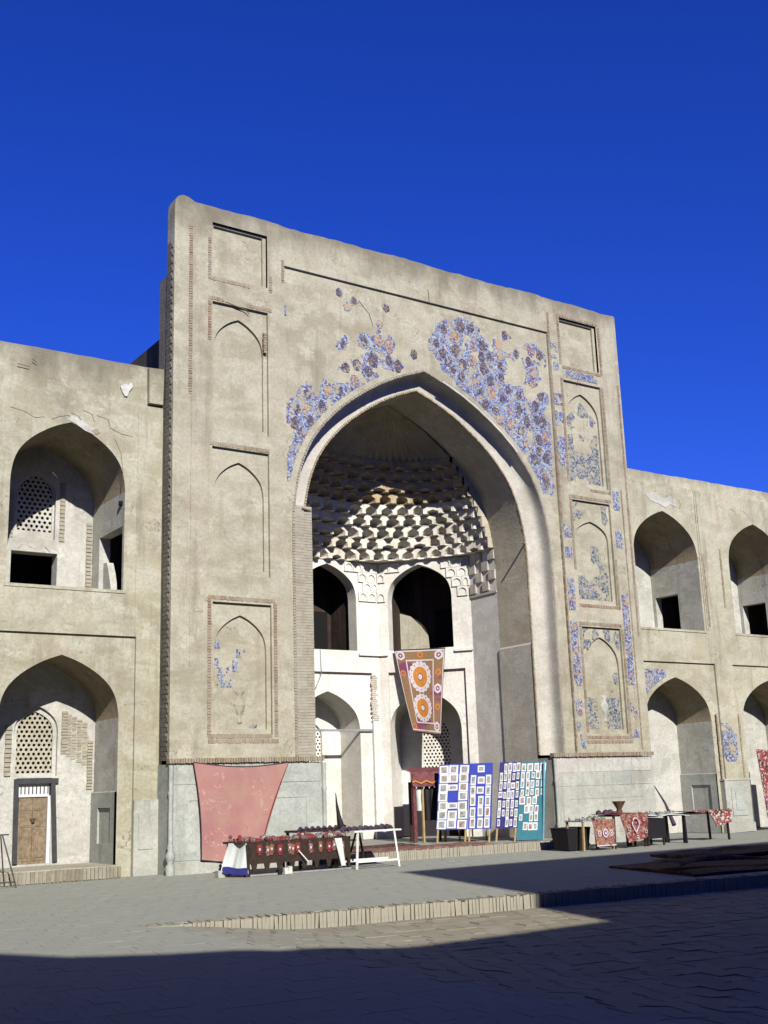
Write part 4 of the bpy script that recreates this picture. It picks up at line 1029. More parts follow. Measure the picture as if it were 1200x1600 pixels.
# tile corner over the first lower arch, tile cartouche on the pier
def ins(x, z):
    lo_ = arch_loop(15.54, 1.45, 0, 3.15, 4.36, 3)
    for a, b in zip(lo_[:-1], lo_[1:]):
        if a[0] <= x <= b[0] and b[0] > a[0]:
            if z < a[1]+(b[1]-a[1])*(x-a[0])/(b[0]-a[0])+.06: return False
    return x > 14.02 and x < 15.15+.1*nz(x, z, 3, 2) and z < 4.50 and z > 3.3 and (nz(x, z, 5, 1) > -.55)
mosaic_parts(blob_cells(ins, 13.98, 15.4, 3.3, 4.56, .03), .03, WY+.046, WY+.061, T_ground, rw)
mb = MB(); ins = lambda x, z: (z < 2.72 or nz(x, z, 6, 3) > 0) and (z > 2.12 or abs(x-17.5) < .16+(z-1.95)*.9)
ct = mosaic_parts(blob_cells(ins, 17.2, 17.8, 1.95, 3.05, .03), .03, WY-.014, WY+.002, T_ground, rw)[0]
mb = MB(); plate(mb, [(17.5, 2.08), (17.32, 2.3), (17.32, 2.42), (17.5, 2.6), (17.68, 2.42), (17.68, 2.3)], WY-.022, WY-.01); mb.build('tile_medallion', T_vine, ct)
mb = MB(); plate(mb, med_poly(17.5, 2.33, .07, 8, 1.2), WY-.028, WY-.02); mb.build('tile_medallion', T_ochre, ct)
M_crack = flat('shadowed crack mortar', (.12, .095, .065))
def crack(pts, d, w, parent):
    c = MB()
    for a, b in zip(pts[:-1], pts[1:]):
        L_ = math.hypot(b[0]-a[0], b[1]-a[1]); nx_, nz_ = -(b[1]-a[1])/L_*w/2, (b[0]-a[0])/L_*w/2
        q = [(a[0]-nx_, a[1]-nz_), (b[0]-nx_*.6, b[1]-nz_*.6), (b[0]+nx_*.6, b[1]+nz_*.6), (a[0]+nx_, a[1]+nz_)]
        c.face([(x_, d-.004, z_) for x_, z_ in q]); c.reveal(q, d-.004, d+.01)
    c.build('plaster_crack', M_crack, parent)
for pts in ([(-2.45, 9.12), (-2.3, 9.2), (-2.1, 9.26), (-2.0, 9.15), (-1.9, 9.05)], [(-2.05, 9.32), (-1.9, 9.28), (-1.75, 9.1), (-1.6, 9.0), (-1.45, 9.05)], [(-1.8, 9.42), (-1.6, 9.36), (-1.55, 9.2)], [(-1.5, 9.35), (-1.25, 9.3), (-1.2, 9.12), (-.95, 9.02), (-.7, 9.0)],
            [(-3.3, 9.25), (-3.0, 9.2), (-2.8, 9.1), (-2.6, 9.15)], [(-3.2, 10.2), (-2.95, 10.18)], [(-2.9, 10.35), (-2.8, 10.3)], [(-1.1, 8.9), (-.95, 8.6), (-.9, 8.2), (-.92, 7.9)], [(-2.4, 8.0), (-2.3, 7.9)]):
    crack(pts, WY, .013, lw)
for pts in ([(15.8, 9.62), (15.92, 9.5), (16.0, 9.42)], [(16.3, 9.55), (16.36, 9.4), (16.3, 9.25)], [(18.6, 9.5), (18.8, 9.45), (18.85, 9.3)], [(19.2, 9.5), (19.35, 9.4)]): crack(pts, WY, .012, rw)
crack([(12.05, 12.26), (12.07, 12.4)], 0, .02, portal)
for pts in ([(1.25, 12.34), (1.5, 12.30), (1.75, 12.26), (1.85, 12.18)], [(7.0, 13.95), (7.02, 13.6)], [(4.9, 13.2), (5.2, 12.9), (5.3, 12.6)]): crack(pts, 0 if pts[0][1] > 13.7 or pts[0][0] < 2 else .06, .025, portal)
mb = MB(); plate(mb, [(-2.12, 9.16), (-1.95, 9.1), (-1.75, 8.98), (-1.55, 8.92), (-1.48, 8.98), (-1.6, 9.08), (-1.85, 9.2), (-2.05, 9.26)], WY-.010, WY+.002); mb.build('plaster_patch', P_back, lw)
mb = MB(); plate(mb, [(-1.62, 9.0), (-1.5, 8.93), (-1.42, 8.98), (-1.5, 9.06)], WY-.016, WY+.002); mb.build('plaster_patch', B_facade, lw)
# putty repairs on parapet
mb = MB(); plate(mb, [(-.93, 9.98), (-.98, 10.1), (-.9, 10.18), (-.80, 10.16), (-.74, 10.24), (-.70, 10.14), (-.78, 10.02), (-.82, 9.9), (-.88, 9.9)], WY+.03, WY+.05); mb.build('plaster_patch', M_putty, lw)
mb = MB(); plate(mb, [(14.9, 9.55), (15.2, 9.65), (15.7, 9.5), (15.95, 9.62), (16.2, 9.5), (16.15, 9.3), (15.9, 9.35), (15.7, 9.22), (15.5, 9.3), (15.1, 9.38)], WY-.012, WY+.002); mb.build('plaster_patch', P_back, rw)

# ================================================================ OPPOSITE RANGE (throws the courtyard shadow)
OY = -27.8
op = thing('opposite_range', (0, OY, 0), 'plastered range across the courtyard whose shadow covers the foreground paving', 'building')
mb = MB()
tops = [(-30, 11.9), (-11.6, 11.6), (-11.0, 11.35), (-10.2, 10.75), (-9.3, 10.42), (-8.6, 10.25), (-8.35, 10.12), (-8.2, 10.02), (-3.4, 10.12)]
ol = [(-30, 0)]+tops+[(-3.4, 0)]
for d in (OY, OY-7): mb.sheet([(a, b) for a, b in ol], [], d)
for a, b in zip(ol[:-1], ol[1:]): mb.face([(a[0], OY, a[1]), (b[0], OY, b[1]), (b[0], OY-7, b[1]), (a[0], OY-7, a[1])])
mb.build('wing_wall', P_wing, op)
mb = MB(); ol = [(-3.4, 0), (-3.4, 14.6), (11.0, 14.6), (11.0, 0)]
ai = arch_loop(3.8, 3.8, 0, 7.3, 11.6, 3)
mb.sheet([(-3.4, 0), (0, 0)]+ai[1:-1]+[(7.6, 0), (11, 0), (11, 14.6), (-3.4, 14.6)], [], OY+.3); mb.sheet([(-3.4, 0), (-3.4, 14.6), (11, 14.6), (11, 0)], [], OY-7)
mb.reveal(ai, OY+.3, OY-4, close=False); mb.sheet(ai, [], OY-4)
for a, b in zip(ol[:-1], ol[1:]): mb.face([(a[0], OY+.3, a[1]), (b[0], OY+.3, b[1]), (b[0], OY-7, b[1]), (a[0], OY-7, a[1])])
mb.build('portal_wall', P_wing, op)
mb = MB(); mb.box(11.0, 30, OY-7, OY, 0, 10.1); mb.build('wing_wall', P_wing, op)

for nm, x0, x1, lab in (('left', -22, -14.6, 'long plastered range closing the courtyard on the left, out of frame, added to cut sky light'), ('right', 29, 36, 'long plastered range closing the courtyard on the right, out of frame, added to cut sky light')):  # unseen ranges added at both sides to dim sky light on the foreground
    T = thing('side_range', ((x0+x1)/2, -14, 0), lab, 'building'); xf = x1 if nm == 'left' else x0
    mb = MB(); fr = side_frame(xf, -1 if nm == 'left' else 1); hs_ = [arch_loop(y, 1.3, z, z+2.2, z+3.5, 2) for y in (-24.5, -20.3, -16.1, -11.9, -7.7, -3.5) for z in (.3, 5.6)]
    mb.sheet([(-27.7, 0), (-27.7, 10.5), (.4, 10.5), (.4, 0)], hs_, 0, fr)
    for h in hs_: mb.reveal(h, 0, 1.4, fr); mb.sheet(h, [], 1.4, fr)
    mb.box(min(x0, x1) if nm == 'left' else x0+2, x1-2 if nm == 'left' else x1, -27.7, .4, 0, 10.45)
    mb.face([fr(-27.7, 0, 10.5), fr(.4, 0, 10.5), fr(.4, 2, 10.45), fr(-27.7, 2, 10.45)]); mb.build('range_wall', P_wing, T)

# ================================================================ CLOTHS
# faded rose spread on the left plinth
mb = MB(); n = 18; A, B, D_, E_ = Vector((.45, -.16, 2.15)), Vector((2.64, -.16, 2.12)), Vector((1.86, -.21, .22)), Vector((.62, -.20, .26))
def rose(u, v, off=0):
    l = A*(1-v)+E_*v; r = B*(1-v)+D_*v
    r = r+Vector((-.10*math.sin(math.pi*v)*.6, 0, 0)); l = l+Vector((.05*math.sin(math.pi*v), 0, 0))
    p = l*(1-u)+r*u; p.z -= .09*math.sin(math.pi*u)*(1-v)+.05*math.sin(math.pi*u)*v
    w = .022*math.sin(u*5+v*4)+.014*math.sin(u*13-v*5)*v
    return (p.x, p.y-w-off, p.z)
f_ = [[rose(i/n, j/n, .008) for i in range(n+1)] for j in range(n+1)]; b_ = [[rose(i/n, j/n) for i in range(n+1)] for j in range(n+1)]
mb.grid(f_[::-1]); mb.grid(b_)
for r_ in ([f_[0], b_[0]], [b_[-1], f_[-1]], [[r[0] for r in b_], [r[0] for r in f_]], [[r[-1] for r in f_], [r[-1] for r in b_]]): mb.grid(r_)
rc = mb.build('wall_hanging', M_rose); tag(rc, 'faded rose embroidered cloth hung on the left stone plinth', 'cloth')
mb = MB(); mb.tube([Vector(rose(i/n, 0, .01)) for i in range(n+1)], .010, 5); mb.tube([Vector(rose(0, i/n, .01)) for i in range(n+1)], .009, 5); mb.tube([Vector(rose(i/n, 1, .01)) for i in range(n+1)], .009, 5); mb.build('hem', M_darkgoods, rc)
mb = MB(); mb.tube([Vector(rose(1, i/n, .01))+Vector((.008, 0, 0)) for i in range(n+1)], [.006+.014*math.sin(math.pi*i/n) for i in range(n+1)], 5); mb.build('turned_edge', M_red, rc)
# orange and plum spread hanging from the balcony on the right hand bay
frD, LD = facet(3)
sz = thing('wall_hanging', frD(1.2, -.14, 5.2), 'plum and orange embroidered spread with two big roundels hanging below the balcony', 'cloth')
tl, tr, br, bl = (.47, 5.27), (1.95, 5.24), (1.73, 2.86), (.97, 2.98)
def SZ(u, v, d=0):   # u,v in 0..1 -> wall coordinates
    l = (tl[0]+(bl[0]-tl[0])*v, tl[1]+(bl[1]-tl[1])*v); r = (tr[0]+(br[0]-tr[0])*v, tr[1]+(br[1]-tr[1])*v)
    x = l[0]+(r[0]-l[0])*u; z = l[1]+(r[1]-l[1])*u
    return frD(x, -.10-.10*math.sin(math.pi*v*.8)-.018*math.sin(u*9+v*2)-d, z)
def szgrid(mb, u0, u1, v0, v1, d, m=0, n=10):
    mb.grid([[SZ(u0+(u1-u0)*i/n, v0+(v1-v0)*j/n, d) for i in range(n+1)] for j in range(n+1)][::-1], m)
mb = MB(); szgrid(mb, 0, 1, 0, 1, .006, 0, 16); szgrid(mb, 0, 1, 0, 1, 0, 0, 16)
for q in ([(0, 0), (0, 1)], [(0, 1), (1, 1)], [(1, 1), (1, 0)], [(1, 0), (0, 0)]):
    a, b = q; pts = [(a[0]+(b[0]-a[0])*k/16, a[1]+(b[1]-a[1])*k/16) for k in range(17)]
    mb.grid([[SZ(*p, 0) for p in pts], [SZ(*p, .006) for p in pts]])
def szmat():
    s = NT('plum olive banded silk', .8); c = s.ramp(s.noise(1.5, 3, .5, vec=s.mapv((1, 1, 1.6), (4, 3, 2))), [(.42, (.22, .05, .12)), (.5, (.30, .16, .08)), (.58, (.28, .17, .07))])
    return s.out(s.mix(s.ramp(s.noise(40, 3), [(.4, .3), (.6, 0.)]), c, (.10, .05, .06)))
mb.build('cloth_field', szmat(), sz)
def band(u0, u1, v0, v1, mat, nm, d=.009): 
    mb = MB(); szgrid(mb, u0, u1, v0, v1, d, 0, 12); return mb.build(nm, mat, sz)
for a in ((.02, .98, .015, .03), (.02, .98, .955, .97), (.01, .028, .02, .97), (.972, .99, .02, .97)): band(*a, M_thread, 'border_line')
for a in ((.20, .78, .13, .145), (.20, .78, .865, .88), (.20, .222, .13, .88), (.758, .78, .13, .88)): band(*a, M_thread, 'border_line')
for a in ((0, 1, 0, .012), (0, 1, .985, 1), (0, .012, 0, 1), (.99, 1, 0, 1)): band(*a, M_black, 'border_line', .010)
def roundel(cu, cv, ru, rv, n=18, petals=False):
    mb = MB(); h = 0
    def ring(r0, r1, d, m, wob=0.):
        A_ = []; B_ = []
        for k in range(n*2+1):
            t = math.pi*k/n; w = 1+wob*math.cos(k*math.pi)*.5
            A_.append(SZ(cu+ru*r0*math.cos(t), cv+rv*r0*math.sin(t), d)); B_.append(SZ(cu+ru*r1*w*math.cos(t), cv+rv*r1*w*math.sin(t), d))
        mb.grid([A_, B_], m)
    ring(.66, 1., .012, 0, .10); ring(0, .66, .013, 1); ring(.18, .24, .016, 2); ring(0, .18, .017, 0)
    if petals is False:
        for k in range(12):
            t = 2*math.pi*k/12; x, y = cu+ru*.83*math.cos(t), cv+rv*.83*math.sin(t)
            mb.face([SZ(x-ru*.04, y-rv*.04, .015), SZ(x+ru*.04, y-rv*.04, .015), SZ(x+ru*.04, y+rv*.04, .015), SZ(x-ru*.04, y+rv*.04, .015)], 2)
    mb.build('embroidered_roundel', [M_thread, M_orange, M_purple], sz)
roundel(.47, .335, .245, .185); roundel(.46, .70, .255, .165)
for cu, cv in ((.11, .075), (.88, .08), (.88, .47), (.86, .905)): 
    mb = MB(); 
    def disc(r0, r1, d, m, n=12, sc=.62):
        A_ = [SZ(cu+r0*math.cos(t), cv+sc*r0*math.sin(t), d) for t in [2*math.pi*k/n for k in range(n+1)]]; B_ = [SZ(cu+r1*(1+.12*(k % 2))*math.cos(2*math.pi*k/n), cv+sc*r1*(1+.12*(k % 2))*math.sin(2*math.pi*k/n), d) for k in range(n+1)]
        mb.grid([A_, B_], m)
    disc(0, .085, .012, 0, 12); disc(0, .045, .014, 1); disc(0, .020, .016, 0); mb.build('rosette', [M_thread, M_purple], sz)
for cu, cv in ((.10, .29), (.88, .28), (.88, .68), (.5, .07), (.12, .92)):
    mb = MB(); disc(0, .06, .012, 0, 12); disc(0, .03, .014, 1); disc(0, .014, .016, 0); mb.build('rosette', [M_orange, M_purple], sz)
# exposed brick patch beside the frame of the centre bay
mb = MB()
for q in range(22):
    z = 3.35+q*.058
    mb.box(8.16+random.uniform(0, .06), 8.36+random.uniform(-.03, .05), 4.985, 5.01, z, z+.045, j=.004)
mb.build('bare_bricks', P_jamb, portal, kind='stuff')

# ================================================================ DISPLAY BOARDS
def board(label, px, py, ux, uy, wdt, z0, z1, base, cloth_m, leg_m, rows, lean=.13, tilt=.07, bare=None, cards=True, bottom_cut=None):
    T = thing('display_board', (px, py, base), label, 'display board', 'picture boards lined up across the iwan floor')
    L = math.hypot(ux, uy); ux, uy = ux/L, uy/L; nx, ny = uy, -ux   # n faces the courtyard
    def fr(u, d, z):     # leaning back as it rises
        b = (z-base)*lean; s = (z-base)*tilt
        return (px+ux*(u+s)+nx*(-d-b), py+uy*(u+s)+ny*(-d-b), z)
    mb = MB(); mb.box(0, wdt, 0, .03, z0, z1, fr=fr); mb.build('panel', cloth_m, T)
    for u in (.02, wdt-.06):
        mb = MB(); mb.box(u, u+.04, .0, .04, base, z0-.002, fr=fr); mb.build('leg', leg_m, T)
    mb = MB()
    p0 = Vector(fr(wdt/2, .04, z1-.2)); p1 = Vector((p0.x-nx*.5, p0.y-ny*.5, base)); mb.prism(p0, p1, .035, .035); mb.build('prop', leg_m, T)
    zz = z1-.02; H = z1-z0-.04; nr = len(rows); rh = H/nr
    for r, row in enumerate(rows):
        n = len(row); cw = (wdt-.02)/n
        for c_, k in enumerate(row):
            if k == '.': continue
            wf, hf = {'p': (.72, .94), 'P': (.92, .96), 'l': (.94, .66), 's': (.62, .72), 'w': (.9, .9)}[k]
            cx_ = .01+cw*(c_+.5)+random.uniform(-.06, .06)*cw; cz_ = z1-.02-rh*(r+.5)+random.uniform(-.05, .05)*rh
            w, h = cw*wf/2, rh*hf/2; rot = random.gauss(0, .02)
            q = lambda a, b: (cx_+a-b*rot, cz_+b+a*rot)
            mb = MB(); lp = [q(-w, -h), q(-w, h), q(w, h), q(w, -h)]
            mb.sheet(lp, [], -.008, fr); mb.reveal(lp, -.008, .0, fr)
            iw_, ih = w*(.60 if k != 'l' else .66), h*(.66 if k != 'l' else .52)
            mb.sheet([q(-iw_, -ih), q(-iw_, ih), q(iw_, ih), q(iw_, -ih)], [], -.011, fr, 1); mb.build('picture', [M_card, M_print], T)
    return T
BZ = .2
board('blue board crowded with large white mounted pictures, leftmost of the four', 7.43, 1.25, .55, -.55, .75, .50, 2.04, BZ, M_blue, M_rawwood, ['PPP', 'PPP', 'PlP', 'P.P', 'PlP', 'PPP', 'PPP'])
board('blue board with dark framed grey pictures, second from the left', 7.98, .72, .42, -.40, .56, .50, 2.04, BZ, M_blue, M_rawwood, ['.l.', 'plp', 'plp', 'ppp', 'ppp', 'ppp'])
board('tilted navy board with rows of small pictures beside the teal board', 8.44, .26, .42, -.40, .52, .50, 2.04, BZ, M_navy, M_rawwood, ['.pPpP', 'pppss', 'psplp', 'lsPps', 'pspps', 'pspsp', 's.psp'], tilt=.115)
board('teal board of small pictures leaning beside the right plinth', 8.79, -.12, .50, -.40, .62, .22, 2.02, BZ, M_teal, M_dwood, ['pPpP', 'ppsPp', 'pppss', 'spsps', 'Ppp.', '.Pwp.', 's.pp.', '.www.', '.....'], tilt=.125)
te = [o for o in bpy.data.objects if o.get('label', '').startswith('teal board')][0]
mb = MB(); mb.prism((9.285, -.52, .22), (9.285+.20, -.52+.02, 2.03), .03, .03); mb.build('edge_strip', M_tealedge, te)

# ================================================================ CANOPIED CLOTHES STALL
ct = thing('clothes_stall', (7.75, 2.1, .2), 'small stall with a scalloped plum red canopy in front of the right bay', 'stall')
def post(x, y, z0, z1, m, nm='post', w=.045): mb = MB(); mb.box(x-w/2, x+w/2, y-w/2, y+w/2, z0, z1); return mb.build(nm, m, ct)
for x, y, m in ((7.33, 1.95, M_pinkish), (7.95, 1.55, M_rawwood), (7.60, 2.5, M_dwood), (8.2, 2.1, M_dwood), (7.52, 1.85, M_rawwood)):
    post(x, y, .2, 1.65 if m != M_pinkish else 1.85, m, w=.05 if m != M_pinkish else .09)
mb = MB(); rows = []
for v in (0, 1):
    rows.append([(7.26+.72*i/12-.0*v, 1.98-.42*i/12-.10*v, 1.88-.32*v-(.05*abs(math.sin(i*math.pi/2.4)) if v else 0)) for i in range(13)])
mb.grid(rows); mb.grid([[(x+.25, y+.5, z+.12) for x, y, z in rows[0]], rows[0]]); mb.grid([[(x+.012, y+.018, z) for x, y, z in r] for r in rows])
mb.build('canopy', M_pinkish, ct)
mb = MB(); mb.grid([[(7.26+.72*i/12, 1.87-.42*i/12, 1.66+.03*math.sin(i*1.6)) for i in range(13)], [(7.26+.72*i/12, 1.868-.42*i/12, 1.62+.03*math.sin(i*1.6)) for i in range(13)]]); mb.build('canopy_stripe', M_orange, ct)
for q, (x, y, m, nm) in enumerate(((7.66, 1.85, M_black, 'black'), (7.78, 1.78, M_black, 'b'), (7.90, 1.75, M_dwood, 'brown'), (7.50, 1.95, M_wcloth, 'white'))):
    z1 = 1.58; z0 = .72 if q < 3 else .95
    mb = MB(); mb.tube([(x, y, z0), (x+.01, y, z0+.1), (x, y+.01, (z0+z1)/2), (x, y, z1-.16), (x, y, z1-.04), (x, y, z1)], [.085, .09, .08, .095, .04, .015], 9)
    o = mb.build('hanging_garment', m)
    tag(o, {'black': 'long black garment hanging left under the plum canopy', 'b': 'long black garment hanging in the middle under the plum canopy', 'brown': 'dark brown garment hanging next to the first picture board', 'white': 'white cloth hanging beside the canopy post'}[nm], 'garment')

# ================================================================ CARPETS
def carpet(label, pts, mat, z, th=.03, wav=.012):
    a, b, c, d = [Vector((*p, z)) for p in pts]; n = 16; mb = MB(); T_, B_ = [], []
    for i in range(n+1):
        r1 = []; r2 = []
        for j in range(n+1):
            u, v = j/n, i/n; p = (a*(1-u)+b*u)*(1-v)+(d*(1-u)+c*u)*v
            h = wav*max(0, math.sin(u*11+v*5)+math.sin(v*13-u*3)); r1.append((p.x, p.y, p.z+th+h)); r2.append((p.x, p.y, p.z+.002))
        T_.append(r1); B_.append(r2)
    mb.grid(T_)
    for e in ([T_[0], B_[0]], [B_[-1], T_[-1]], [[r[0] for r in B_], [r[0] for r in T_]], [[r[-1] for r in T_], [r[-1] for r in B_]]): mb.grid(e)
    o = mb.build('carpet', mat); tag(o, label, 'carpet'); return o
carpet('brown kilim spread along the iwan floor edge behind the white table', [(4.0, -.76), (7.6, -.74), (7.7, .25), (4.1, .3)], M_kilim, .2)
carpet('dark red rug lying deeper on the iwan floor behind the kilim', [(4.1, .5), (6.5, .6), (6.6, 1.6), (4.2, 1.5)], M_rugdark, .2)
carpet('dark madder carpet lying flat in the shade on the terrace', [(5.0, -8.9), (10.8, -9.6), (10.9, -6.7), (5.7, -6.3)], M_rugdark, .0, .035, .02)
carpet('second dark carpet overlapping the far edge of the shaded one', [(7.0, -6.9), (12.5, -7.1), (12.4, -5.4), (7.6, -5.5)], M_rugdark, .06, .05, .03)
mb = MB()
rows = [[(5.2+i*.35, -8.2+.5*math.sin(i*.6)+.25*math.cos(t)*(1+.3*math.sin(i)), .10+.10*abs(math.sin(i*.9+1))*max(0, math.sin(t))+.03) for t in [math.pi*k/8 for k in range(9)]] for i in range(12)]
mb.grid(rows); fo = mb.build('folded_rug', M_rugdark); tag(fo, 'rumpled rug heaped along the shaded terrace carpet', 'rug')
# hanging rug on the second right-hand bay
o = cloth('hanging_rug', M_rug2, (18.40, WY-.16, 2.28), (19.75, WY-.16, 2.20), (19.75, WY-.22, .30), (18.50, WY-.22, .34), wave=.02); tag(o, 'red black and cream patterned rug hung at the right edge of the photo', 'rug')

# ================================================================ STALL TABLES, LEFT
be = thing('sales_bench', (1.9, -1.8, 0), 'low dark trestle table with a toothed apron, heaped with red goods below the rose cloth', 'table')
mb = MB(); mb.box(.62, 3.02, -1.93, -1.15, .58, .62); mb.build('table_top', M_dwood, be)
mb = MB(); pr = [(.76, .60), (.76, .22)]; x = .76
while x < 2.9:
    pr += [(x+.06, .22), (x+.09, .08), (x+.15, .08), (x+.18, .22)]; x += .27
pr += [(2.96, .22), (2.96, .60)]; mb.sheet(pr, [], -1.95); mb.sheet(pr, [], -1.92); mb.reveal(pr, -1.95, -1.92); mb.build('toothed_apron', M_dwood, be)
for lx, ly in ((.72, -1.90), (2.98, -1.90), (.72, -1.2), (2.98, -1.2)):
    mb = MB(); mb.box(lx-.03, lx+.03, ly-.03, ly+.03, 0, .58); mb.build('leg', M_dwood, be)
mb = MB(); mb.box(.70, 3.0, -1.96, -1.91, .005, .035); mb.build('foot_rail', M_grey, be)
mb = MB(); mb.prism((.72, -1.97, .58), (.74, -1.99, .0), .035, .05); mb.build('end_board', M_dwood, be)
# white and blue cloth at the end
o = cloth('table_cloth', M_wcloth, (.60, -1.45, .60), (.72, -1.95, .60), (.70, -2.02, .06), (.40, -1.55, .12), wave=.03, nrm=(-.8, -.5, 0)); tag(o, 'white cloth with a navy hem hanging off the left end of the bench', 'cloth')
mb = MB(); mb.grid([[(.41+.29*k/8-.014, -1.57-.45*k/8-.03, .19-.03*k/8+.01*math.sin(k)) for k in range(9)], [(.39+.31*k/8-.02, -1.57-.46*k/8-.045, .07-.03*k/8) for k in range(9)]]); mb.build('navy_hem', M_navy, o)
mb = MB(); mb.box(.30, .44, -1.62, -1.48, 0, .12, j=.005); o = mb.build('stone_block', P_stone2); tag(o, 'small pale stone block weighing the corner of the white cloth', 'stone')
def hat_mesh(kind):
    mb = MB()
    if kind == 0: mb.lathe((0, 0, 0), [(.055, 0), (.062, .02), (.055, .05), (.03, .075), (.004, .085)], 9)
    elif kind == 1: mb.lathe((0, 0, 0), [(.03, 0), (.045, .015), (.02, .04), (.035, .07), (.022, .10), (.008, .11)], 8)
    elif kind == 2: mb.box(-.06, .06, -.04, .04, 0, .045, j=.012)
    else: mb.tube([(-.07, 0, .02), (-.02, .02, .035), (.04, .0, .03), (.08, -.02, .02)], [.012, .03, .028, .01], 7)
    return mb
HM = [hat_mesh(k) for k in range(4)]; HMe = {}
for k in range(4):
    for mi_, mt in enumerate((M_hat, M_trink, M_red, M_darkgoods, M_copper)):
        o = HM[k].build('g', mt); HMe[k, mi_] = o.data; bpy.data.objects.remove(o)
def good(name, k, mi_, loc, label, cat, group, sc=1., rz=None):
    o = bpy.data.objects.new(name, HMe[k, mi_]); C.objects.link(o); o.location = loc; o.rotation_euler = (0, 0, random.uniform(0, 6.28) if rz is None else rz); o.scale = (sc*random.uniform(.85, 1.15),)*3
    tag(o, label, cat, group); return o
for q in range(64):
    x = .78+2.12*(q % 21)/20+random.uniform(-.04, .04); y = -1.84+.24*(q//21)+random.uniform(-.05, .05)
    k = random.choice((0, 0, 1, 2, 3))
    good(['skullcap', 'wooden_toy', 'purse', 'felt_slipper'][k], k, random.choice((0, 0, 0, 2, 1)), (x, y, .621), 'small embroidered red and brown souvenir heaped on the toothed bench', 'souvenir', 'souvenirs heaped on the toothed bench')
pm_ = []
for mt in (M_red, M_hat, flat('dull orange felt', (.24, .10, .05))):
    mb = MB(); mb.box(-.045, .045, -.008, .008, -.15, 0, 0, j=.008); mb.box(-.018, .018, -.011, .011, -.10, -.06, 1); mb.box(-.03, .03, -.006, .006, -.19, -.15, 0, j=.006); mb.tube([(0, 0, 0), (0, .02, .05)], .006, 4)
    o = mb.build('p', [mt, M_thread]); pm_.append(o.data); bpy.data.objects.remove(o)
for q, x in enumerate((.98, 1.15, 1.24, 1.42, 1.62, 1.70, 1.80, 2.08, 2.30, 2.5, 2.62, 2.8)):
    o = bpy.data.objects.new('pouch', pm_[q % 3]); C.objects.link(o); o.location = (x, -1.965, .56-.02*(q % 2)); o.rotation_euler = (0, random.uniform(-.1, .1), 0); tag(o, '%s tasselled pouch, %s from the left along the front of the toothed bench' % (('plain red', 'red patterned', 'orange')[q % 3], ('first', 'second', 'third', 'fourth', 'fifth', 'sixth', 'seventh', 'eighth', 'ninth', 'tenth', 'eleventh', 'last')[q]), 'pouch', 'pouches hanging off the toothed bench')
o = cloth('hanging_scarf', M_wcloth, (2.62, -1.97, .60), (2.78, -1.97, .60), (2.86, -2.0, .08), (2.74, -2.0, .08), wave=.015, n=6); tag(o, 'narrow white scarf hanging at the right end of the toothed bench', 'scarf')
mb = MB(); mb.tube([(1.80, -1.99, .42), (1.98, -2.06, .20)], .012, 5); o = mb.build('white_stick', M_white); tag(o, 'thin white stick leaning on the toothed apron', 'stick')
for q, (x, y) in enumerate(((1.36, -1.98), (1.48, -2.0), (1.58, -1.97))):
    mb = MB(); mb.box(x, x+.08, y-.03, y+.06, 0, .10+.02*q, j=.008); o = mb.build('small_box', M_putty if q else M_black); tag(o, ['small black box on the ground under the toothed bench', 'small cream box between two others under the toothed bench', 'rightmost small cream box under the toothed bench'][q], 'box')
# white trestle table
wt = thing('trestle_table', (3.45, -1.8, 0), 'white painted trestle table strewn with dark scarves, right of the toothed bench', 'table')
mb = MB(); mb.box(2.94, 4.06, -2.2, -1.5, .69, .72); mb.build('table_top', M_white, wt)
for a, b in (((3.04, -2.17, .69), (2.98, -2.2, 0)), ((3.90, -2.17, .69), (3.98, -2.2, 0)), ((3.40, -1.55, .69), (3.22, -1.5, .12)), ((3.46, -1.55, .69), (3.60, -1.5, .12))):
    mb = MB(); mb.prism(a, b, .035, .035); mb.build('leg', M_white if a[1] < -2 else M_dwood, wt)
for z, y in ((.12, -2.19), (.14, -1.85), (.10, -1.52)):
    mb = MB(); mb.box(3.0, 3.95, y-.02, y+.03, z, z+.035); mb.build('stretcher', M_white, wt)
for q in range(9):
    x = 2.9+q*.13; w = random.uniform(.05, .11)
    mb = MB(); mb.tube([(x-w*1.6, -1.95+random.uniform(-.1, .1), .735), (x-w*.4, -1.9, .76+random.uniform(0, .03)), (x+w, -1.85+random.uniform(-.1, .1), .75), (x+w*1.9, -1.85, .73)], [.02, .045, .04, .012], 7)
    o = mb.build('scarf', M_darkgoods); tag(o, 'crumpled dark violet scarf, %s from the left on the white trestle table' % ('first', 'second', 'third', 'fourth', 'fifth', 'sixth', 'seventh', 'eighth', 'ninth')[q], 'scarf', 'scarves on the white trestle table')
dt = thing('dark_table', (2.75, -.7, 0), 'dark table standing behind the gap between bench and white trestle', 'table')
mb = MB(); mb.box(2.35, 3.5, -1.05, -.45, .70, .74); mb.build('table_top', M_dwood, dt)
mb = MB(); mb.box(2.95, 3.46, -1.04, -.98, .1, .70); mb.build('side_board', M_kilim, dt)
for lx, ly in ((2.4, -1.0), (3.46, -1.0), (2.4, -.5), (3.46, -.5)):
    mb = MB(); mb.box(lx-.025, lx+.025, ly-.025, ly+.025, 0, .70); mb.build('leg', M_dwood, dt)
for q in range(7):
    x = 2.5+q*.14; mb = MB(); mb.tube([(x-.08, -.9, .75), (x, -.85, .78), (x+.1, -.8, .755)], [.02, .04, .015], 7); o = mb.build('scarf', M_darkgoods); tag(o, 'crumpled dark scarf, %s from the left on the dark table behind the bench' % ('first', 'second', 'third', 'fourth', 'fifth', 'sixth', 'seventh')[q], 'scarf', 'scarves on the dark table')
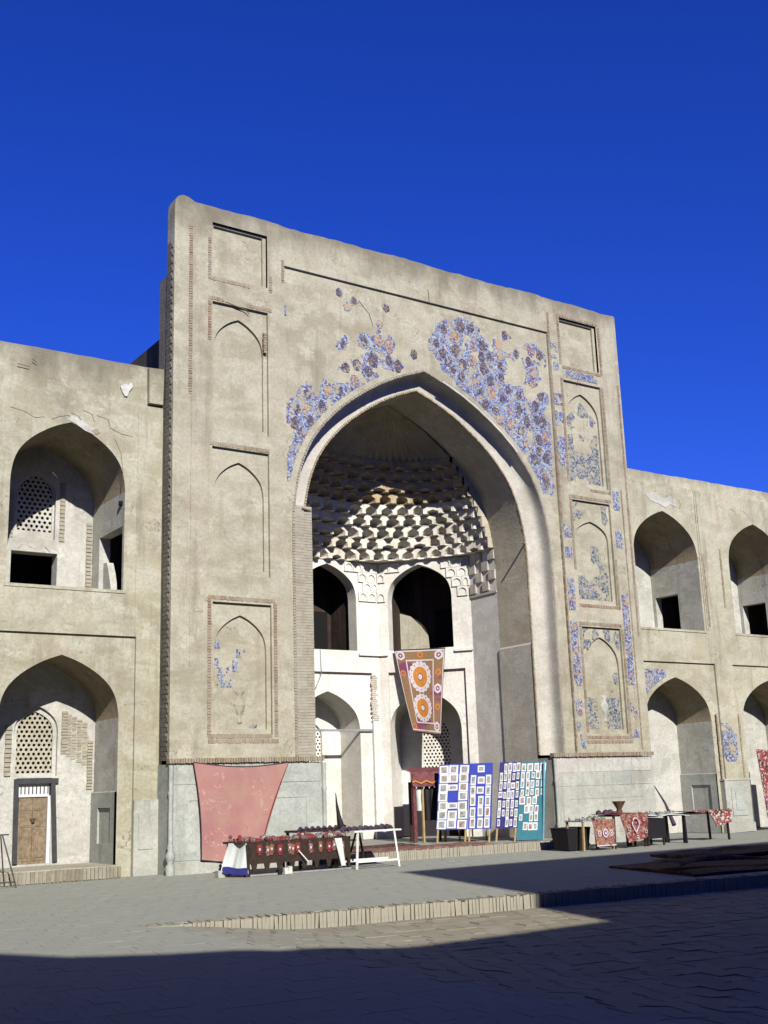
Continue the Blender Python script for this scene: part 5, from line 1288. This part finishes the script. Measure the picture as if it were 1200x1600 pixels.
# folded black parasol against the plinth corner
mb = MB(); mb.tube([(3.62, -.85, .74), (3.60, -.82, .80), (3.57, -.80, 1.0), (3.54, -.78, 1.25), (3.53, -.77, 1.46)], [.11, .075, .045, .022, .008], 8); o = mb.build('folded_parasol', M_black); tag(o, 'folded black parasol standing upright on the dark table by the plinth', 'parasol')
o.location = (-.12, 0, 0)

# ================================================================ STALL TABLES, RIGHT
def table(name, label, x0, x1, y0, y1, h, m, legs=None, lm=None, th=.03):
    T = thing(name, ((x0+x1)/2, (y0+y1)/2, 0), label, 'table'); mb = MB(); mb.box(x0, x1, y0, y1, h-th, h); mb.build('table_top', m, T)
    for lx in (x0+.04, x1-.04):
        for ly in (y0+.04, y1-.04):
            mb = MB(); mb.prism((lx, ly, h-th), (lx+(.02 if lx > (x0+x1)/2 else -.02), ly, 0), .045, .045); mb.build('leg', lm or m, T)
    return T
mb = MB(); 
ch = thing('dark_tub', (9.05, -1.75, 0), 'black open tub standing at the left end of the right hand tables', 'tub')
mb.grid([[(9.15+(.30+.06*v)*sx, -1.62+(.24+.04*v)*sy, .02+.48*v) for sx, sy in ((-1, -1), (1, -1), (1, 1), (-1, 1))] for v in (0, .5, 1)], 0, False, True); mb.face([(8.85, -1.86, .02), (9.45, -1.86, .02), (9.45, -1.38, .02), (8.85, -1.38, .02)])
mb.build('tub_body', M_black, ch); mb = MB(); mb.tube([(8.79, -1.90, .50), (9.51, -1.90, .50), (9.51, -1.34, .50), (8.79, -1.34, .50), (8.79, -1.90, .50)], .012, 5); mb.build('rim', M_darkgoods, ch)
ta = table('stall_table', 'narrow table with brass trinkets and an orange embroidered cloth over its front', 9.05, 10.0, -2.15, -1.55, .66, M_grey, lm=M_rawwood)
for q in range(16): 
    k = random.choice((1, 2, 0, 3)); good(['brass_figure', 'trinket_box', 'brass_bowl', 'brass_spoon'][k if k != 0 else 2] if 0 else 'brass_trinket', k, 1, (9.12+.053*q+random.uniform(-.02, .02), -2.05+random.uniform(0, .4), .661), 'tiny brass and enamel trinket on the table with the orange cloth', 'trinket', 'trinkets on the orange cloth table', .9)
o = cloth('embroidered_cloth', M_suz, (9.30, -2.19, .665), (9.98, -2.19, .665), (9.93, -2.24, .10), (9.36, -2.22, .10), wave=.012, n=8); tag(o, 'orange cloth with three ringed rosettes hanging off the trinket table', 'cloth')
for cx_ in (9.46, 9.64, 9.82):
    mb = MB(); rr_ = .085 if cx_ == 9.64 else .062
    for r_, d, m in ((rr_, .012, 0), (rr_*.66, .016, 1), (rr_*.34, .02, 0)):
        mb.face([(cx_+r_*math.cos(t), -2.235-d, .37+r_*1.15*math.sin(t)) for t in [2*math.pi*k/14 for k in range(14)]], m)
    mb.build('rosette', [M_thread, M_purple], o)
mb = MB(); mb.box(9.35, 9.95, -2.252, -2.244, .09, .115); mb.build('pale_hem', M_thread, o)
tb2 = table('stall_table', 'table under a crimson cloth carrying a copper pot', 10.02, 11.05, -2.15, -1.50, .74, M_dwood)
o = cloth('crimson_cloth', M_red, (9.95, -1.5, .755), (11.06, -1.5, .755), (11.06, -2.17, .755), (9.95, -2.17, .755), wave=.005, n=8, nrm=(0, 0, 1)); tag(o, 'plain crimson cloth laid over the top of the pot table', 'cloth')
o = cloth('embroidered_cloth', M_rug, (10.15, -2.20, .765), (11.08, -2.20, .765), (10.98, -2.26, .22), (10.30, -2.28, .12), wave=.02, n=10); tag(o, 'crimson cloth with a cream ringed teardrop hanging off the pot table', 'cloth')
mb = MB(); tp = []
for k in range(25):
    t = 2*math.pi*k/24; r_ = .10*(1+.0*t); x = .10*math.sin(t); z = .13*math.cos(t); x *= (1.15 if z > 0 else (1+z/.16)); tp.append((10.58+x, -2.285, .50+z*1.25))
mb.tube(tp, .016, 5); mb.build('teardrop', M_thread, o)
for cx_, cz_ in ((10.86, .62), (10.9, .35), (10.36, .42), (10.62, .24)):
    mb = MB(); mb.tube([(cx_+.035*math.cos(t), -2.285, cz_+.035*math.sin(t)) for t in [2*math.pi*k/10 for k in range(11)]], .01, 4); mb.build('rosette', M_thread, o)
mb = MB(); mb.lathe((10.52, -1.85, .765), [(.07, 0), (.075, .05), (.06, .10), (.16, .27), (.165, .28), (.14, .27), (.045, .11)], 12); o = mb.build('copper_pot', M_copper); tag(o, 'dark flared copper pot standing on the crimson cloth table', 'pot')
for q in range(14):
    k = random.choice((0, 2, 3)); good('folded_textile', k, random.choice((0, 2, 3, 1)), (9.98+.035*q+random.uniform(-.02, .02), -1.95+random.uniform(-.1, .3), .765), 'small folded textile beside the copper pot', 'textile', 'folded textiles beside the copper pot', 1.1)
bx = thing('black_chest', (11.55, -1.9, 0), 'black chest on low feet between the pot table and the black legged table', 'chest')
mb = MB(); mb.box(11.12, 11.75, -2.1, -1.6, .16, .62, j=.006); mb.build('chest_body', M_black, bx)
for lx in (11.16, 11.70):
    for ly in (-2.06, -1.65): mb = MB(); mb.box(lx-.02, lx+.02, ly-.02, ly+.02, 0, .16); mb.build('foot', M_dwood, bx)
tc = table('stall_table', 'black legged table under a pale cloth of trinkets', 11.15, 12.50, -2.10, -1.45, .68, M_black)
o = cloth('table_cloth', M_wcloth, (11.1, -1.45, .695), (12.45, -1.45, .695), (12.55, -2.16, .66), (11.1, -2.14, .685), wave=.014, n=10, nrm=(0, 0, 1)); tag(o, 'pale spotted cloth covering the black legged table', 'cloth')
for q in range(18): good('small_trinket', random.choice((1, 2)), 1, (11.2+.07*q+random.uniform(-.03, .03), -1.95+random.uniform(-.1, .35), .71), 'tiny metal trinket on the pale cloth of the black legged table', 'trinket', 'trinkets on the pale cloth', .7)
td = table('stall_table', 'last black table on the right with a red patterned rug thrown over its corner', 12.52, 14.18, -1.98, -1.30, .68, M_black)
o = cloth('thrown_rug', M_rug2, (12.6, -1.32, .71), (14.25, -1.32, .71), (14.25, -2.0, .71), (12.9, -2.0, .70), wave=.03, n=12, nrm=(0, 0, 1), freq=12); tag(o, 'red and cream rug crumpled over the top of the last table', 'rug')
o = cloth('thrown_rug', M_rug2, (13.35, -2.02, .735), (14.27, -2.02, .73), (14.05, -2.10, .42), (13.52, -2.10, .34), wave=.04, n=10, freq=12); tag(o, 'red black patterned rug corner hanging off the front of the last table', 'rug')
mb = MB(); mb.tube([(13.9, .42, 2.0), (13.95, .25, 1.4), (13.86, -.2, .9), (13.8, -.5, .35)], [.01, .012, .03, .06], 6); o = mb.build('folded_parasol', M_darkgoods); tag(o, 'folded dark parasol leaning at the right hand corner of the portal', 'parasol')
# ladder-like iron stand at the left edge
es = thing('iron_stand', (-3.3, -.05, 0), 'thin iron folding stand at the left edge before the arcade', 'stand')
for a, b, nm in (((-3.25, -.05, .92), (-3.02, -.25, 0), 'leg'), ((-3.75, -.05, .92), (-3.95, -.25, 0), 'leg'), ((-3.25, .05, .90), (-3.1, .22, 0), 'leg'), ((-3.75, .05, .90), (-3.9, .22, 0), 'leg'), ((-3.80, 0, .92), (-3.12, 0, .92), 'top_rail'), ((-3.92, -.22, .10), (-3.04, -.22, .10), 'lower_rail')):
    mb = MB(); mb.tube([a, b], .013, 6); mb.build(nm, M_metal, es)
